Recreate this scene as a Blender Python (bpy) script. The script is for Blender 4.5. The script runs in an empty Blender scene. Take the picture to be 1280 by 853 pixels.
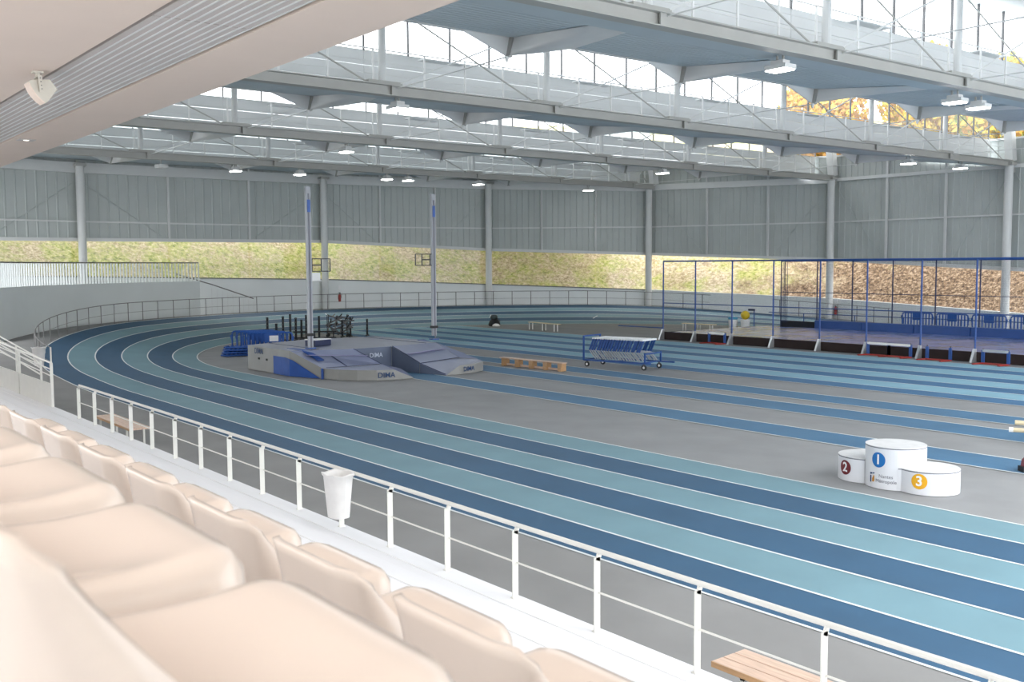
import bpy, math, random
from mathutils import Vector, Matrix
random.seed(7)
S = bpy.context.scene
COL = S.collection
PI = math.pi

# ------------------------------------------------------------------ camera, world, exposure
YAW, PITCH, ROLL, F_PX, CAMZ = 0.6635, 0.0747, -0.006, 1266.0, 4.0
_F = Vector((-math.cos(YAW) * math.cos(PITCH), math.sin(YAW) * math.cos(PITCH), -math.sin(PITCH)))
_R = Vector((math.sin(YAW), math.cos(YAW), 0.0))
_U = _R.cross(_F)
_R2 = math.cos(ROLL) * _R + math.sin(ROLL) * _U
_U2 = -math.sin(ROLL) * _R + math.cos(ROLL) * _U
cam_data = bpy.data.cameras.new('camera')
cam = bpy.data.objects.new('camera', cam_data)
COL.objects.link(cam)
M = Matrix.Identity(4)
for i in range(3):
    M[i][0], M[i][1], M[i][2] = _R2[i], _U2[i], -_F[i]
M[0][3], M[1][3], M[2][3] = 0, 0, CAMZ
cam.matrix_world = M
cam_data.sensor_fit = 'HORIZONTAL'
cam_data.sensor_width = 36.0
cam_data.lens = F_PX / 1280.0 * 36.0
cam_data.clip_start = 0.05
cam_data.clip_end = 500
cam_data.dof.use_dof = True
cam_data.dof.focus_distance = 22.0
cam_data.dof.aperture_fstop = 7.1
S.camera = cam

S.view_settings.view_transform = 'Standard'
S.view_settings.look = 'None'
S.view_settings.gamma = 1.0
S.view_settings.use_curve_mapping = False
S.view_settings.exposure = 1.35

world = bpy.data.worlds.new('overcast_sky')
S.world = world
world.use_nodes = True
wn = world.node_tree
wn.nodes.clear()
w_out = wn.nodes.new('ShaderNodeOutputWorld')
w_bg = wn.nodes.new('ShaderNodeBackground')
w_tc = wn.nodes.new('ShaderNodeTexCoord')
w_sep = wn.nodes.new('ShaderNodeSeparateXYZ')
w_ramp = wn.nodes.new('ShaderNodeValToRGB')
wn.links.new(w_tc.outputs['Generated'], w_sep.inputs[0])
wn.links.new(w_sep.outputs['Z'], w_ramp.inputs[0])
wn.links.new(w_ramp.outputs[0], w_bg.inputs[0])
wn.links.new(w_bg.outputs[0], w_out.inputs[0])
w_ramp.color_ramp.elements[0].position = 0.0
w_ramp.color_ramp.elements[0].color = (0.80, 0.83, 0.86, 1)
w_ramp.color_ramp.elements[1].position = 0.7
w_ramp.color_ramp.elements[1].color = (0.955, 0.98, 1.0, 1)
w_bg.inputs[1].default_value = 2.2


# ------------------------------------------------------------------ helpers
def mat(name, col, rough=0.6, var=0.06, scale=3.0, bump=0.0, bscale=40.0, metal=0.0, spec=0.5, stretch=None):
    m = bpy.data.materials.new(name)
    m.use_nodes = True
    nt = m.node_tree
    b = nt.nodes['Principled BSDF']
    b.inputs['Roughness'].default_value = rough
    b.inputs['Metallic'].default_value = metal
    b.inputs['Specular IOR Level'].default_value = spec
    tc = nt.nodes.new('ShaderNodeTexCoord')
    mp = nt.nodes.new('ShaderNodeMapping')
    nt.links.new(tc.outputs['Object'], mp.inputs[0])
    if stretch:
        mp.inputs['Scale'].default_value = stretch
    if var > 0:
        n = nt.nodes.new('ShaderNodeTexNoise')
        n.inputs['Scale'].default_value = scale
        n.inputs['Detail'].default_value = 5
        nt.links.new(mp.outputs[0], n.inputs['Vector'])
        r = nt.nodes.new('ShaderNodeValToRGB')
        r.color_ramp.elements[0].position = 0.3
        r.color_ramp.elements[1].position = 0.7
        r.color_ramp.elements[0].color = tuple(c * (1 - var) for c in col) + (1,)
        r.color_ramp.elements[1].color = tuple(min(1, c * (1 + var)) for c in col) + (1,)
        nt.links.new(n.outputs['Fac'], r.inputs[0])
        nt.links.new(r.outputs[0], b.inputs['Base Color'])
    else:
        b.inputs['Base Color'].default_value = col + (1,)
    if bump > 0:
        n2 = nt.nodes.new('ShaderNodeTexNoise')
        n2.inputs['Scale'].default_value = bscale
        nt.links.new(mp.outputs[0], n2.inputs['Vector'])
        bp = nt.nodes.new('ShaderNodeBump')
        bp.inputs['Strength'].default_value = bump
        bp.inputs['Distance'].default_value = 0.02
        nt.links.new(n2.outputs['Fac'], bp.inputs['Height'])
        nt.links.new(bp.outputs[0], b.inputs['Normal'])
    return m


def emit_mat(name, col, strength):
    m = bpy.data.materials.new(name)
    m.use_nodes = True
    nt = m.node_tree
    nt.nodes.clear()
    o = nt.nodes.new('ShaderNodeOutputMaterial')
    e = nt.nodes.new('ShaderNodeEmission')
    e.inputs[0].default_value = col + (1,)
    e.inputs[1].default_value = strength
    nt.links.new(e.outputs[0], o.inputs[0])
    return m


def glass_mat(name, tint, gloss=0.05, haze=0.0):
    m = bpy.data.materials.new(name)
    m.use_nodes = True
    nt = m.node_tree
    nt.nodes.clear()
    o = nt.nodes.new('ShaderNodeOutputMaterial')
    t = nt.nodes.new('ShaderNodeBsdfTransparent')
    t.inputs[0].default_value = tint + (1,)
    g = nt.nodes.new('ShaderNodeBsdfGlossy')
    g.inputs['Roughness'].default_value = 0.03
    mx = nt.nodes.new('ShaderNodeMixShader')
    mx.inputs[0].default_value = gloss
    nt.links.new(t.outputs[0], mx.inputs[1])
    nt.links.new(g.outputs[0], mx.inputs[2])
    last = mx
    if haze > 0:
        d = nt.nodes.new('ShaderNodeBsdfTranslucent')
        d.inputs[0].default_value = (0.9, 0.9, 0.9, 1)
        m2 = nt.nodes.new('ShaderNodeMixShader')
        m2.inputs[0].default_value = haze
        nt.links.new(mx.outputs[0], m2.inputs[1])
        nt.links.new(d.outputs[0], m2.inputs[2])
        last = m2
    nt.links.new(last.outputs[0], o.inputs[0])
    return m


def net_mat(name, col, pitch, duty):
    """knotted net: fine square grid of cord, open between the cords"""
    m = bpy.data.materials.new(name)
    m.use_nodes = True
    nt = m.node_tree
    nt.nodes.clear()
    o = nt.nodes.new('ShaderNodeOutputMaterial')
    t = nt.nodes.new('ShaderNodeBsdfTransparent')
    d = nt.nodes.new('ShaderNodeBsdfDiffuse')
    d.inputs[0].default_value = col + (1,)
    mx = nt.nodes.new('ShaderNodeMixShader')
    tc = nt.nodes.new('ShaderNodeTexCoord')
    sp = nt.nodes.new('ShaderNodeSeparateXYZ')
    nt.links.new(tc.outputs['Object'], sp.inputs[0])
    fac = None
    ad = nt.nodes.new('ShaderNodeMath')
    ad.operation = 'ADD'
    nt.links.new(sp.outputs['X'], ad.inputs[0])
    nt.links.new(sp.outputs['Y'], ad.inputs[1])
    outs = []
    for src in (ad.outputs[0], sp.outputs['Z']):
        md = nt.nodes.new('ShaderNodeMath')
        md.operation = 'PINGPONG'
        md.inputs[1].default_value = pitch / 2
        nt.links.new(src, md.inputs[0])
        lt = nt.nodes.new('ShaderNodeMath')
        lt.operation = 'LESS_THAN'
        lt.inputs[1].default_value = pitch * duty / 2
        nt.links.new(md.outputs[0], lt.inputs[0])
        outs.append(lt.outputs[0])
    mxm = nt.nodes.new('ShaderNodeMath')
    mxm.operation = 'MAXIMUM'
    nt.links.new(outs[0], mxm.inputs[0])
    nt.links.new(outs[1], mxm.inputs[1])
    nt.links.new(mxm.outputs[0], mx.inputs[0])
    nt.links.new(t.outputs[0], mx.inputs[1])
    nt.links.new(d.outputs[0], mx.inputs[2])
    nt.links.new(mx.outputs[0], o.inputs[0])
    return m


class MB:
    """collects shapes; build() links them as one mesh object"""
    def __init__(s):
        s.v, s.f, s.mi = [], [], []

    def add(s, verts, faces, mi=0):
        k = len(s.v)
        s.v += [tuple(p) for p in verts]
        s.f += [tuple(i + k for i in f) for f in faces]
        s.mi += [mi] * len(faces)
        return s

    def box(s, c, d, rz=0.0, mi=0):
        x, y, z = d[0] / 2, d[1] / 2, d[2] / 2
        ca, sa = math.cos(rz), math.sin(rz)
        vs = []
        for dz in (-z, z):
            for dx, dy in ((-x, -y), (x, -y), (x, y), (-x, y)):
                vs.append((c[0] + dx * ca - dy * sa, c[1] + dx * sa + dy * ca, c[2] + dz))
        return s.add(vs, [(3, 2, 1, 0), (4, 5, 6, 7), (0, 1, 5, 4), (1, 2, 6, 5), (2, 3, 7, 6), (3, 0, 4, 7)], mi)

    def bar(s, p, q, w, h=None, up=(0, 0, 1), mi=0):
        h = h or w
        p, q = Vector(p), Vector(q)
        d = (q - p).normalized()
        u = Vector(up)
        if abs(d.dot(u)) > 0.98:
            u = Vector((1, 0, 0))
        a = d.cross(u).normalized()
        b = a.cross(d).normalized()
        vs = []
        for e in (p, q):
            for sa, sb in ((-1, -1), (1, -1), (1, 1), (-1, 1)):
                vs.append(e + a * sa * w / 2 + b * sb * h / 2)
        return s.add(vs, [(0, 1, 2, 3), (7, 6, 5, 4), (4, 5, 1, 0), (5, 6, 2, 1), (6, 7, 3, 2), (7, 4, 0, 3)], mi)

    def tube(s, p, q, r, n=8, r2=None, mi=0):
        p, q = Vector(p), Vector(q)
        r2 = r if r2 is None else r2
        d = (q - p).normalized()
        u = Vector((0, 0, 1)) if abs(d.z) < 0.95 else Vector((1, 0, 0))
        a = d.cross(u).normalized()
        b = a.cross(d)
        vs = [p + (a * math.cos(2 * PI * i / n) + b * math.sin(2 * PI * i / n)) * r for i in range(n)]
        vs += [q + (a * math.cos(2 * PI * i / n) + b * math.sin(2 * PI * i / n)) * r2 for i in range(n)]
        fs = [(i, i + n, (i + 1) % n + n, (i + 1) % n) for i in range(n)]
        fs += [tuple(range(n)), tuple(range(2 * n - 1, n - 1, -1))]
        return s.add(vs, fs, mi)

    def path(s, pts, r, n=8, mi=0):
        pts = [Vector(p) for p in pts]
        vs, fs = [], []
        for i, p in enumerate(pts):
            d = (pts[min(i + 1, len(pts) - 1)] - pts[max(i - 1, 0)]).normalized()
            u = Vector((0, 0, 1)) if abs(d.z) < 0.95 else Vector((1, 0, 0))
            a = d.cross(u).normalized()
            b = a.cross(d)
            vs += [p + (a * math.cos(2 * PI * j / n) + b * math.sin(2 * PI * j / n)) * r for j in range(n)]
        for i in range(len(pts) - 1):
            for j in range(n):
                fs.append((i * n + j, (i + 1) * n + j, (i + 1) * n + (j + 1) % n, i * n + (j + 1) % n))
        fs.append(tuple(range(n)))
        fs.append(tuple(range(len(vs) - 1, len(vs) - n - 1, -1)))
        return s.add(vs, fs, mi)

    def lathe(s, prof, c=(0, 0, 0), n=24, mi=0):
        vs, fs = [], []
        for r, z in prof:
            vs += [(c[0] + r * math.cos(2 * PI * j / n), c[1] + r * math.sin(2 * PI * j / n), c[2] + z) for j in range(n)]
        for i in range(len(prof) - 1):
            for j in range(n):
                fs.append((i * n + j, i * n + (j + 1) % n, (i + 1) * n + (j + 1) % n, (i + 1) * n + j))
        return s.add(vs, fs, mi)

    def prism(s, poly, z0, z1, mi=0, mtop=None):
        """vertical prism; z0/z1 numbers or per-vertex lists; poly counter-clockwise"""
        n = len(poly)
        a = z0 if isinstance(z0, (list, tuple)) else [z0] * n
        b = z1 if isinstance(z1, (list, tuple)) else [z1] * n
        vs = [(p[0], p[1], a[i]) for i, p in enumerate(poly)] + [(p[0], p[1], b[i]) for i, p in enumerate(poly)]
        s.add(vs, [(i, (i + 1) % n, (i + 1) % n + n, i + n) for i in range(n)] + [tuple(range(n - 1, -1, -1))], mi)
        s.add(vs, [tuple(range(n, 2 * n))], mi if mtop is None else mtop)
        return s

    def grid(s, rows, mi=0):
        n = len(rows[0])
        vs = [p for r in rows for p in r]
        fs = [(i * n + j, i * n + j + 1, (i + 1) * n + j + 1, (i + 1) * n + j) for i in range(len(rows) - 1) for j in range(n - 1)]
        return s.add(vs, fs, mi)

    def mesh(s, name, mats, smooth=False):
        me = bpy.data.meshes.new(name)
        me.from_pydata(s.v, [], s.f)
        for m in (mats if isinstance(mats, (list, tuple)) else [mats]):
            me.materials.append(m)
        me.polygons.foreach_set('material_index', s.mi)
        if smooth:
            me.polygons.foreach_set('use_smooth', [True] * len(me.polygons))
        me.update()
        return me

    def build(s, name, mats, parent=None, smooth=False, world=False, loc=None):
        if world and parent is not None:
            o = Vector(parent.location)
            if parent.parent:
                o += Vector(parent.parent.location)
            s.v = [(p[0] - o.x, p[1] - o.y, p[2] - o.z) for p in s.v]
        return link(name, s.mesh(name, mats, smooth), parent, loc)


def link(name, me, parent=None, loc=None, rz=None):
    o = bpy.data.objects.new(name, me)
    COL.objects.link(o)
    if parent:
        o.parent = parent
    if loc:
        o.location = loc
    if rz is not None:
        o.rotation_euler[2] = rz
    return o


def thing(name, label, cat, loc=(0, 0, 0), rz=0.0, group=None):
    o = bpy.data.objects.new(name, None)
    o.empty_display_size = 0.2
    COL.objects.link(o)
    o.location = loc
    o.rotation_euler = (0, 0, rz)
    return tag(o, label, cat, group)


def tag(o, label, cat, group=None):
    o['label'] = label
    o['category'] = cat
    if group:
        o['group'] = group
    return o


def struct(name, loc=(0, 0, 0)):
    o = bpy.data.objects.new(name, None)
    COL.objects.link(o)
    o.location = loc
    o['kind'] = 'structure'
    return o


def copy_tree(o, parent=None):
    c = o.copy()
    COL.objects.link(c)
    if parent:
        c.parent = parent
    for ch in list(o.children):
        copy_tree(ch, c)
    return c


def bevel(o, w, seg=2):
    m = o.modifiers.new('bevel', 'BEVEL')
    m.width = w
    m.segments = seg
    m.limit_method = 'ANGLE'
    return o


def text_mesh(body, size, extrude=0.0, bold=0.0):
    cu = bpy.data.curves.new('lettering', 'FONT')
    cu.body = body
    cu.size = size
    cu.align_x = 'CENTER'
    cu.align_y = 'CENTER'
    cu.extrude = extrude
    cu.resolution_u = 4
    cu.offset = bold
    o = bpy.data.objects.new('lettering', cu)
    COL.objects.link(o)
    dg = bpy.context.evaluated_depsgraph_get()
    dg.update()
    me = bpy.data.meshes.new_from_object(o.evaluated_get(dg))
    bpy.data.objects.remove(o)
    bpy.data.curves.remove(cu)
    return me


def smoothstep(t):
    t = max(0.0, min(1.0, t))
    return t * t * (3 - 2 * t)


# ------------------------------------------------------------------ materials
M_GREY = mat('grey_rubber', (0.275, 0.275, 0.277), 0.75, 0.08, 0.8, 0.15, 260)
M_WALK = mat('grey_walkway', (0.240, 0.236, 0.232), 0.75, 0.10, 0.7, 0.15, 200)
M_DARK = mat('dark_blue_rubber', (0.027, 0.092, 0.175), 0.7, 0.08, 0.9, 0.15, 260)
M_LIGHT = mat('light_blue_rubber', (0.160, 0.285, 0.335), 0.7, 0.06, 0.9, 0.15, 260)
M_SDARK = mat('sprint_blue_rubber', (0.050, 0.155, 0.300), 0.7, 0.08, 0.9, 0.15, 260)
M_SLIGHT = mat('sprint_light_blue_rubber', (0.235, 0.430, 0.530), 0.7, 0.06, 0.9, 0.15, 260)
M_RUN = mat('runway_blue_rubber', (0.062, 0.165, 0.285), 0.7, 0.09, 0.9, 0.15, 260)
M_LINE = mat('white_line_paint', (0.72, 0.75, 0.75), 0.6, 0.04, 4)
M_WHITE = mat('white_paint', (0.78, 0.78, 0.77), 0.45, 0.03, 2)
M_WALLW = mat('white_wall_board', (0.83, 0.85, 0.84), 0.55, 0.03, 0.6)
M_SCREEN = mat('grey_white_screen', (0.76, 0.79, 0.78), 0.55, 0.03, 0.5)
M_CLAD = mat('grey_metal_cladding', (0.455, 0.485, 0.470), 0.42, 0.04, 0.7, spec=0.5)
M_SOFF = mat('blue_grey_roof_deck', (0.50, 0.565, 0.595), 0.5, 0.04, 0.7)
M_STEEL = mat('light_grey_steel', (0.66, 0.665, 0.655), 0.45, 0.03, 1.5)
M_CHORD = mat('grey_truss_steel', (0.42, 0.415, 0.39), 0.45, 0.04, 1.2)
M_UPST = mat('grey_upstand', (0.66, 0.67, 0.67), 0.5, 0.03, 0.8)
M_FIN = mat('white_lacquered_sheet', (0.76, 0.76, 0.75), 0.45, 0.03, 0.8)
M_DARKSTEEL = mat('dark_grey_steel', (0.11, 0.11, 0.115), 0.5, 0.06, 3)
M_RAILG = mat('brown_grey_rail', (0.20, 0.19, 0.185), 0.5, 0.06, 3)
M_RAILW = mat('cream_rail_paint', (0.70, 0.69, 0.64), 0.4, 0.03, 4)
M_CEIL = mat('beige_plaster', (0.80, 0.665, 0.575), 0.7, 0.02, 0.8)
M_SLAT = mat('grey_slat', (0.60, 0.545, 0.515), 0.5, 0.03, 1.2)
M_GAP = mat('dark_gap', (0.10, 0.09, 0.085), 0.8, 0.03, 2)
M_SEAT = mat('beige_seat_plastic', (0.71, 0.605, 0.525), 0.20, 0.03, 2.5, spec=0.4)
M_SEATB = mat('beige_seat_underside', (0.70, 0.58, 0.49), 0.5, 0.04, 2.5)
M_STAND = mat('white_stand_paint', (0.80, 0.80, 0.82), 0.55, 0.04, 1.5, stretch=(0.15, 2, 2))
M_WOOD = mat('varnished_wood', (0.46, 0.27, 0.13), 0.4, 0.18, 5, stretch=(0.6, 6, 6))
M_WOODL = mat('pale_worn_wood', (0.60, 0.43, 0.33), 0.5, 0.14, 6, stretch=(0.6, 6, 6))
M_BLUE = mat('blue_lacquer', (0.020, 0.075, 0.270), 0.4, 0.08, 4)
M_BLUEP = mat('blue_plastic', (0.016, 0.090, 0.370), 0.42, 0.10, 4)
M_NAVY = mat('navy_vinyl', (0.018, 0.028, 0.085), 0.5, 0.08, 4)
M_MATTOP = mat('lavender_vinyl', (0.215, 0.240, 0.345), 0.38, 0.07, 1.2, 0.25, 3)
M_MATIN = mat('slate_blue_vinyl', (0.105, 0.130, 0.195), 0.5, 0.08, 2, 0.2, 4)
M_MATSIDE = mat('warm_grey_vinyl', (0.285, 0.28, 0.265), 0.5, 0.05, 2, 0.3, 4)
M_MATFLAP = mat('blue_vinyl', (0.008, 0.065, 0.300), 0.42, 0.12, 2, 0.4, 4)
M_LILAC = mat('lilac_band', (0.27, 0.245, 0.44), 0.45, 0.04, 2)
M_BROWN = mat('dark_brown_board', (0.022, 0.011, 0.010), 0.85, 0.15, 3)
M_SHEET = mat('blue_violet_tarpaulin', (0.165, 0.215, 0.460), 0.24, 0.22, 0.8, 0.5, 2.5)
M_ALU = mat('brushed_aluminium', (0.62, 0.63, 0.65), 0.3, 0.05, 5, metal=0.7)
M_MAST = mat('grey_mast_paint', (0.36, 0.37, 0.40), 0.4, 0.05, 3)
M_BLACK = mat('black_rubber', (0.015, 0.015, 0.016), 0.6, 0.1, 5)
M_BLACKP = mat('black_paint', (0.012, 0.013, 0.016), 0.45, 0.1, 5)
M_RED = mat('red_paint', (0.36, 0.035, 0.025), 0.45, 0.08, 5)
M_PODW = mat('white_laminate', (0.73, 0.73, 0.755), 0.35, 0.02, 3)
M_PODTOP = mat('worn_white_top', (0.68, 0.67, 0.665), 0.6, 0.07, 5)
M_DB = mat('sign_blue', (0.010, 0.150, 0.440), 0.5, 0.0)
M_DR = mat('sign_maroon', (0.160, 0.015, 0.020), 0.5, 0.0)
M_DY = mat('sign_yellow', (0.800, 0.400, 0.010), 0.5, 0.0)
M_SIGNW = mat('sign_white', (0.85, 0.85, 0.85), 0.5, 0.0)
M_SIGNG = mat('sign_grey', (0.16, 0.16, 0.19), 0.5, 0.0)
M_SIGNN = mat('sign_navy', (0.010, 0.045, 0.140), 0.5, 0.0)
M_SIGNO = mat('sign_orange', (0.60, 0.26, 0.03), 0.5, 0.0)
M_PALE = mat('pale_print', (0.50, 0.55, 0.66), 0.5, 0.0)
M_BIN = mat('white_bin_liner', (0.74, 0.72, 0.70), 0.4, 0.05, 6, 0.3, 9)
M_CREAM = mat('cream_paint', (0.70, 0.60, 0.40), 0.4, 0.05, 5)
M_SPEAK = mat('ivory_plastic', (0.64, 0.60, 0.52), 0.5, 0.03, 5)
M_YEL = mat('yellow_plastic', (0.70, 0.50, 0.02), 0.35, 0.05, 5)
M_CYAN = mat('sky_blue_plastic', (0.06, 0.30, 0.50), 0.4, 0.05, 5)
M_GREENG = mat('dark_green_fabric', (0.05, 0.07, 0.07), 0.7, 0.1, 5)
M_LAMP = emit_mat('lamp_light', (1.0, 0.99, 0.96), 16.0)
M_GLASS = glass_mat('window_glass', (0.96, 0.97, 0.965), 0.03)
M_SKYGL = glass_mat('skylight_glass', (0.97, 0.98, 0.985), 0.02, 0.06)
M_ROOFGL = mat('white_roof_sheet', (0.80, 0.80, 0.79), 0.5, 0.03, 1)
M_POLY = glass_mat('added_bay_sheet', (0.36, 0.37, 0.38), 0.02, 0.5)  # for the added bay, tint set by how much daylight it passes
M_NET = net_mat('blue_net_cord', (0.02, 0.04, 0.10), 0.06, 0.035)
M_NETD = net_mat('black_net_cord', (0.012, 0.012, 0.02), 0.10, 0.30)


def grass_mat():
    """rough meadow grass strewn with fallen leaves, leaves thicker towards +X"""
    m = bpy.data.materials.new('grass_and_leaves')
    m.use_nodes = True
    nt = m.node_tree
    b = nt.nodes['Principled BSDF']
    b.inputs['Roughness'].default_value = 0.9
    b.inputs['Specular IOR Level'].default_value = 0.1
    tc = nt.nodes.new('ShaderNodeTexCoord')
    sp = nt.nodes.new('ShaderNodeSeparateXYZ')
    nt.links.new(tc.outputs['Object'], sp.inputs[0])

    def noise(scale, detail, rough, seed):
        mp = nt.nodes.new('ShaderNodeMapping')
        mp.inputs['Location'].default_value = (seed, seed * 2, seed * 3)
        nt.links.new(tc.outputs['Object'], mp.inputs[0])
        n = nt.nodes.new('ShaderNodeTexNoise')
        n.inputs['Scale'].default_value = scale
        n.inputs['Detail'].default_value = detail
        n.inputs['Roughness'].default_value = rough
        nt.links.new(mp.outputs[0], n.inputs['Vector'])
        return n.outputs['Fac']

    def ramp(src, stops):
        r = nt.nodes.new('ShaderNodeValToRGB')
        cr = r.color_ramp
        cr.elements[0].position, cr.elements[0].color = stops[0][0], stops[0][1] + (1,)
        cr.elements[1].position, cr.elements[1].color = stops[-1][0], stops[-1][1] + (1,)
        for p, c in stops[1:-1]:
            e = cr.elements.new(p)
            e.color = c + (1,)
        nt.links.new(src, r.inputs[0])
        return r.outputs[0]

    grass = ramp(noise(3.6, 6, 0.8, 0), [(0.36, (0.12, 0.15, 0.040)), (0.46, (0.40, 0.43, 0.110)), (0.54, (0.58, 0.54, 0.21)), (0.64, (0.80, 0.72, 0.46))])
    leaves = ramp(noise(4.6, 6, 0.85, 5), [(0.38, (0.045, 0.028, 0.018)), (0.47, (0.20, 0.13, 0.080)), (0.54, (0.38, 0.26, 0.165)), (0.62, (0.72, 0.57, 0.43))])
    straw = ramp(noise(4.2, 6, 0.85, 9), [(0.38, (0.26, 0.19, 0.10)), (0.5, (0.60, 0.47, 0.30)), (0.62, (0.85, 0.73, 0.56))])

    def mask(scale, lo, hi, x0, x1, a, c, seed):
        mr = nt.nodes.new('ShaderNodeMapRange')
        mr.inputs['From Min'].default_value = x0
        mr.inputs['From Max'].default_value = x1
        mr.inputs['To Min'].default_value = a
        mr.inputs['To Max'].default_value = c
        nt.links.new(sp.outputs['X'], mr.inputs['Value'])
        ad = nt.nodes.new('ShaderNodeMath')
        ad.operation = 'ADD'
        nt.links.new(noise(scale, 7, 0.75, seed), ad.inputs[0])
        nt.links.new(mr.outputs[0], ad.inputs[1])
        st = nt.nodes.new('ShaderNodeMapRange')
        st.inputs['From Min'].default_value = lo
        st.inputs['From Max'].default_value = hi
        nt.links.new(ad.outputs[0], st.inputs['Value'])
        return st.outputs[0]

    def mix(f, a, c):
        mx = nt.nodes.new('ShaderNodeMixRGB')
        nt.links.new(f, mx.inputs[0])
        nt.links.new(a, mx.inputs[1])
        nt.links.new(c, mx.inputs[2])
        return mx.outputs[0]

    base = mix(mask(0.45, 0.44, 0.60, -70, -50, 0.0, 0.07, 13), grass, straw)
    base = mix(mask(0.40, 0.50, 0.66, -52, -35, -0.12, 0.36, 21), base, leaves)
    nt.links.new(base, b.inputs['Base Color'])
    return m


M_GRASS = grass_mat()

# ------------------------------------------------------------------ track geometry
TC = (-37.5, 33.8)          # centre of the left bend
TR = 18.38                  # inner radius
LW = 1.03                   # lane width
Y_IN = TC[1] - TR


def bank(s):
    """bank ramp along the arc length s measured from the start of the bend"""
    L = PI * TR
    return smoothstep((s + 5.0) / 21.0) * (1.0 - smoothstep((s - (L - 16.0)) / 21.0))


def track_pt(s, off, dz=0.0):
    """s: distance along the inner line (0 = start of left bend, negative = near straight)"""
    L = PI * TR
    k = max(off, 0.0)
    z = bank(s) * 0.168 * min(k, 6.25) + dz
    if s < 0:
        return (TC[0] - s, TC[1] - TR - off, z)
    if s > L:
        return (TC[0] + (s - L), TC[1] + TR + off, z)
    a = s / TR
    r = TR + off
    return (TC[0] - r * math.sin(a), TC[1] - r * math.cos(a), z)


S0, S1 = -42.0, PI * TR + 26.0
SS = [S0, -20, -10]
x = -6.0
while x < PI * TR + 6.5:
    SS.append(x)
    x += 0.6
SS += [PI * TR + 10, S1]


def strip(o0, o1, dz, ss=None):
    mb = MB()
    mb.grid([[track_pt(s, o0, dz), track_pt(s, o1, dz)] for s in (ss or SS)])
    mb.f = [tuple(reversed(f)) for f in mb.f]
    return mb


floor = struct('floor')
MB().box((-36, 27, -0.15), (84, 70, 0.3)).build('infield', M_GREY, floor)
for k in range(6):
    m = M_LIGHT if k % 2 == 0 else M_DARK
    strip(k * LW, (k + 1) * LW, 0.012).build('track_lane', m, floor, smooth=True)
for k in range(7):
    strip(k * LW - 0.025, k * LW + 0.025, 0.017).build('lane_line', M_LINE, floor, smooth=True)
# outer walkway on the bank, running out to the screen wall on the left
mb = MB()
rows = []
for s in SS:
    a = track_pt(s, 6 * LW + 0.02, 0.010)
    b = track_pt(s, 6 * LW + 0.9, 0.006)
    c = track_pt(s, 6 * LW + 2.9, -0.20 * bank(s) + 0.006)
    rows.append([a, b, c])
mb.grid(rows)
mb.f = [tuple(reversed(f)) for f in mb.f]
mb.build('outer_walkway', M_WALK, floor, smooth=True)


def infield_strip(y0, y1, x1, dz, name, m, x0=None):
    """straight strip along X, cut off by the inner line of the bend"""
    mb = MB()
    rows = []
    for i in range(9):
        y = y0 + (y1 - y0) * i / 8
        xl = TC[0] - math.sqrt(max(0.0, TR ** 2 - (y - TC[1]) ** 2)) if x0 is None else x0
        rows.append([(xl, y, dz), (x1, y, dz)])
    mb.grid(rows)
    mb.f = [tuple(reversed(f)) for f in mb.f]
    return mb.build(name, m, floor)


SY = [28.39, 29.50, 30.82, 32.00, 33.38, 34.55, 36.02, 37.20, 38.62]
for i in range(8):
    infield_strip(SY[i], SY[i + 1], 4.0, 0.008, 'sprint_lane', M_SDARK if i % 2 == 0 else M_SLIGHT)
for y in SY:
    infield_strip(y - 0.025, y + 0.025, 4.0, 0.012, 'sprint_line', M_LINE)
for y0, y1, xl in ((24.94, 26.28, -47.0), (22.63, 24.05, -33.0), (19.24, 20.56, -32.9)):
    infield_strip(y0, y1, 4.0, 0.008, 'runway', M_RUN, xl)
    for y in (y0, y1):
        infield_strip(y - 0.03, y + 0.03, 4.0, 0.012, 'runway_line', M_LINE, xl)
# short white marks on the far bend
for s, o in ((27.0, 4.1), (36.5, 2.2), (43.0, 1.6)):
    a, b = track_pt(s, o, 0.02), track_pt(s + 0.25, o + 0.9, 0.02)
    MB().bar(a, b, 0.07, 0.006).build('lane_mark', M_LINE, floor)

# ------------------------------------------------------------------ outer walls
# posts of the wall line (column feet), window sill and window head there
P = [(-61.0, 1.5), (-63.2, 17.12), (-63.3, 33.1), (-60.3, 45.0), (-52.6, 53.9), (-40.4, 58.6), (-28.6, 58.6), (-16.8, 58.6), (-5.0, 58.6)]
SILL = [3.7, 3.45, 3.08, 2.58, 2.10, 1.60, 1.05, 0.55, 0.1]
HEAD = [5.55, 5.60, 5.65, 5.09, 4.70, 4.18, 3.53, 2.95, 2.4]
CEN = Vector((-36, 30))


def outward(i, j):
    a, b = Vector(P[i]), Vector(P[j])
    d = (b - a).normalized()
    n = Vector((-d.y, d.x))
    if n.dot((a + b) / 2 - CEN) < 0:
        n = -n
    return n


WOFF = 0.42


def wall_pt(i, t, z, off=WOFF):
    """point on wall bay i (between column i and i+1)"""
    def vert(k):
        ns = []
        if k > 0:
            ns.append(outward(k - 1, k))
        if k < len(P) - 1:
            ns.append(outward(k, k + 1))
        n = sum(ns, Vector((0, 0))).normalized()
        return Vector(P[k]) + n * off / max(0.6, n.dot(ns[0]))
    a, b = vert(i), vert(i + 1)
    p = a.lerp(b, t)
    return (p.x, p.y, z)


def lerp(a, b, t):
    return a + (b - a) * t


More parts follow.
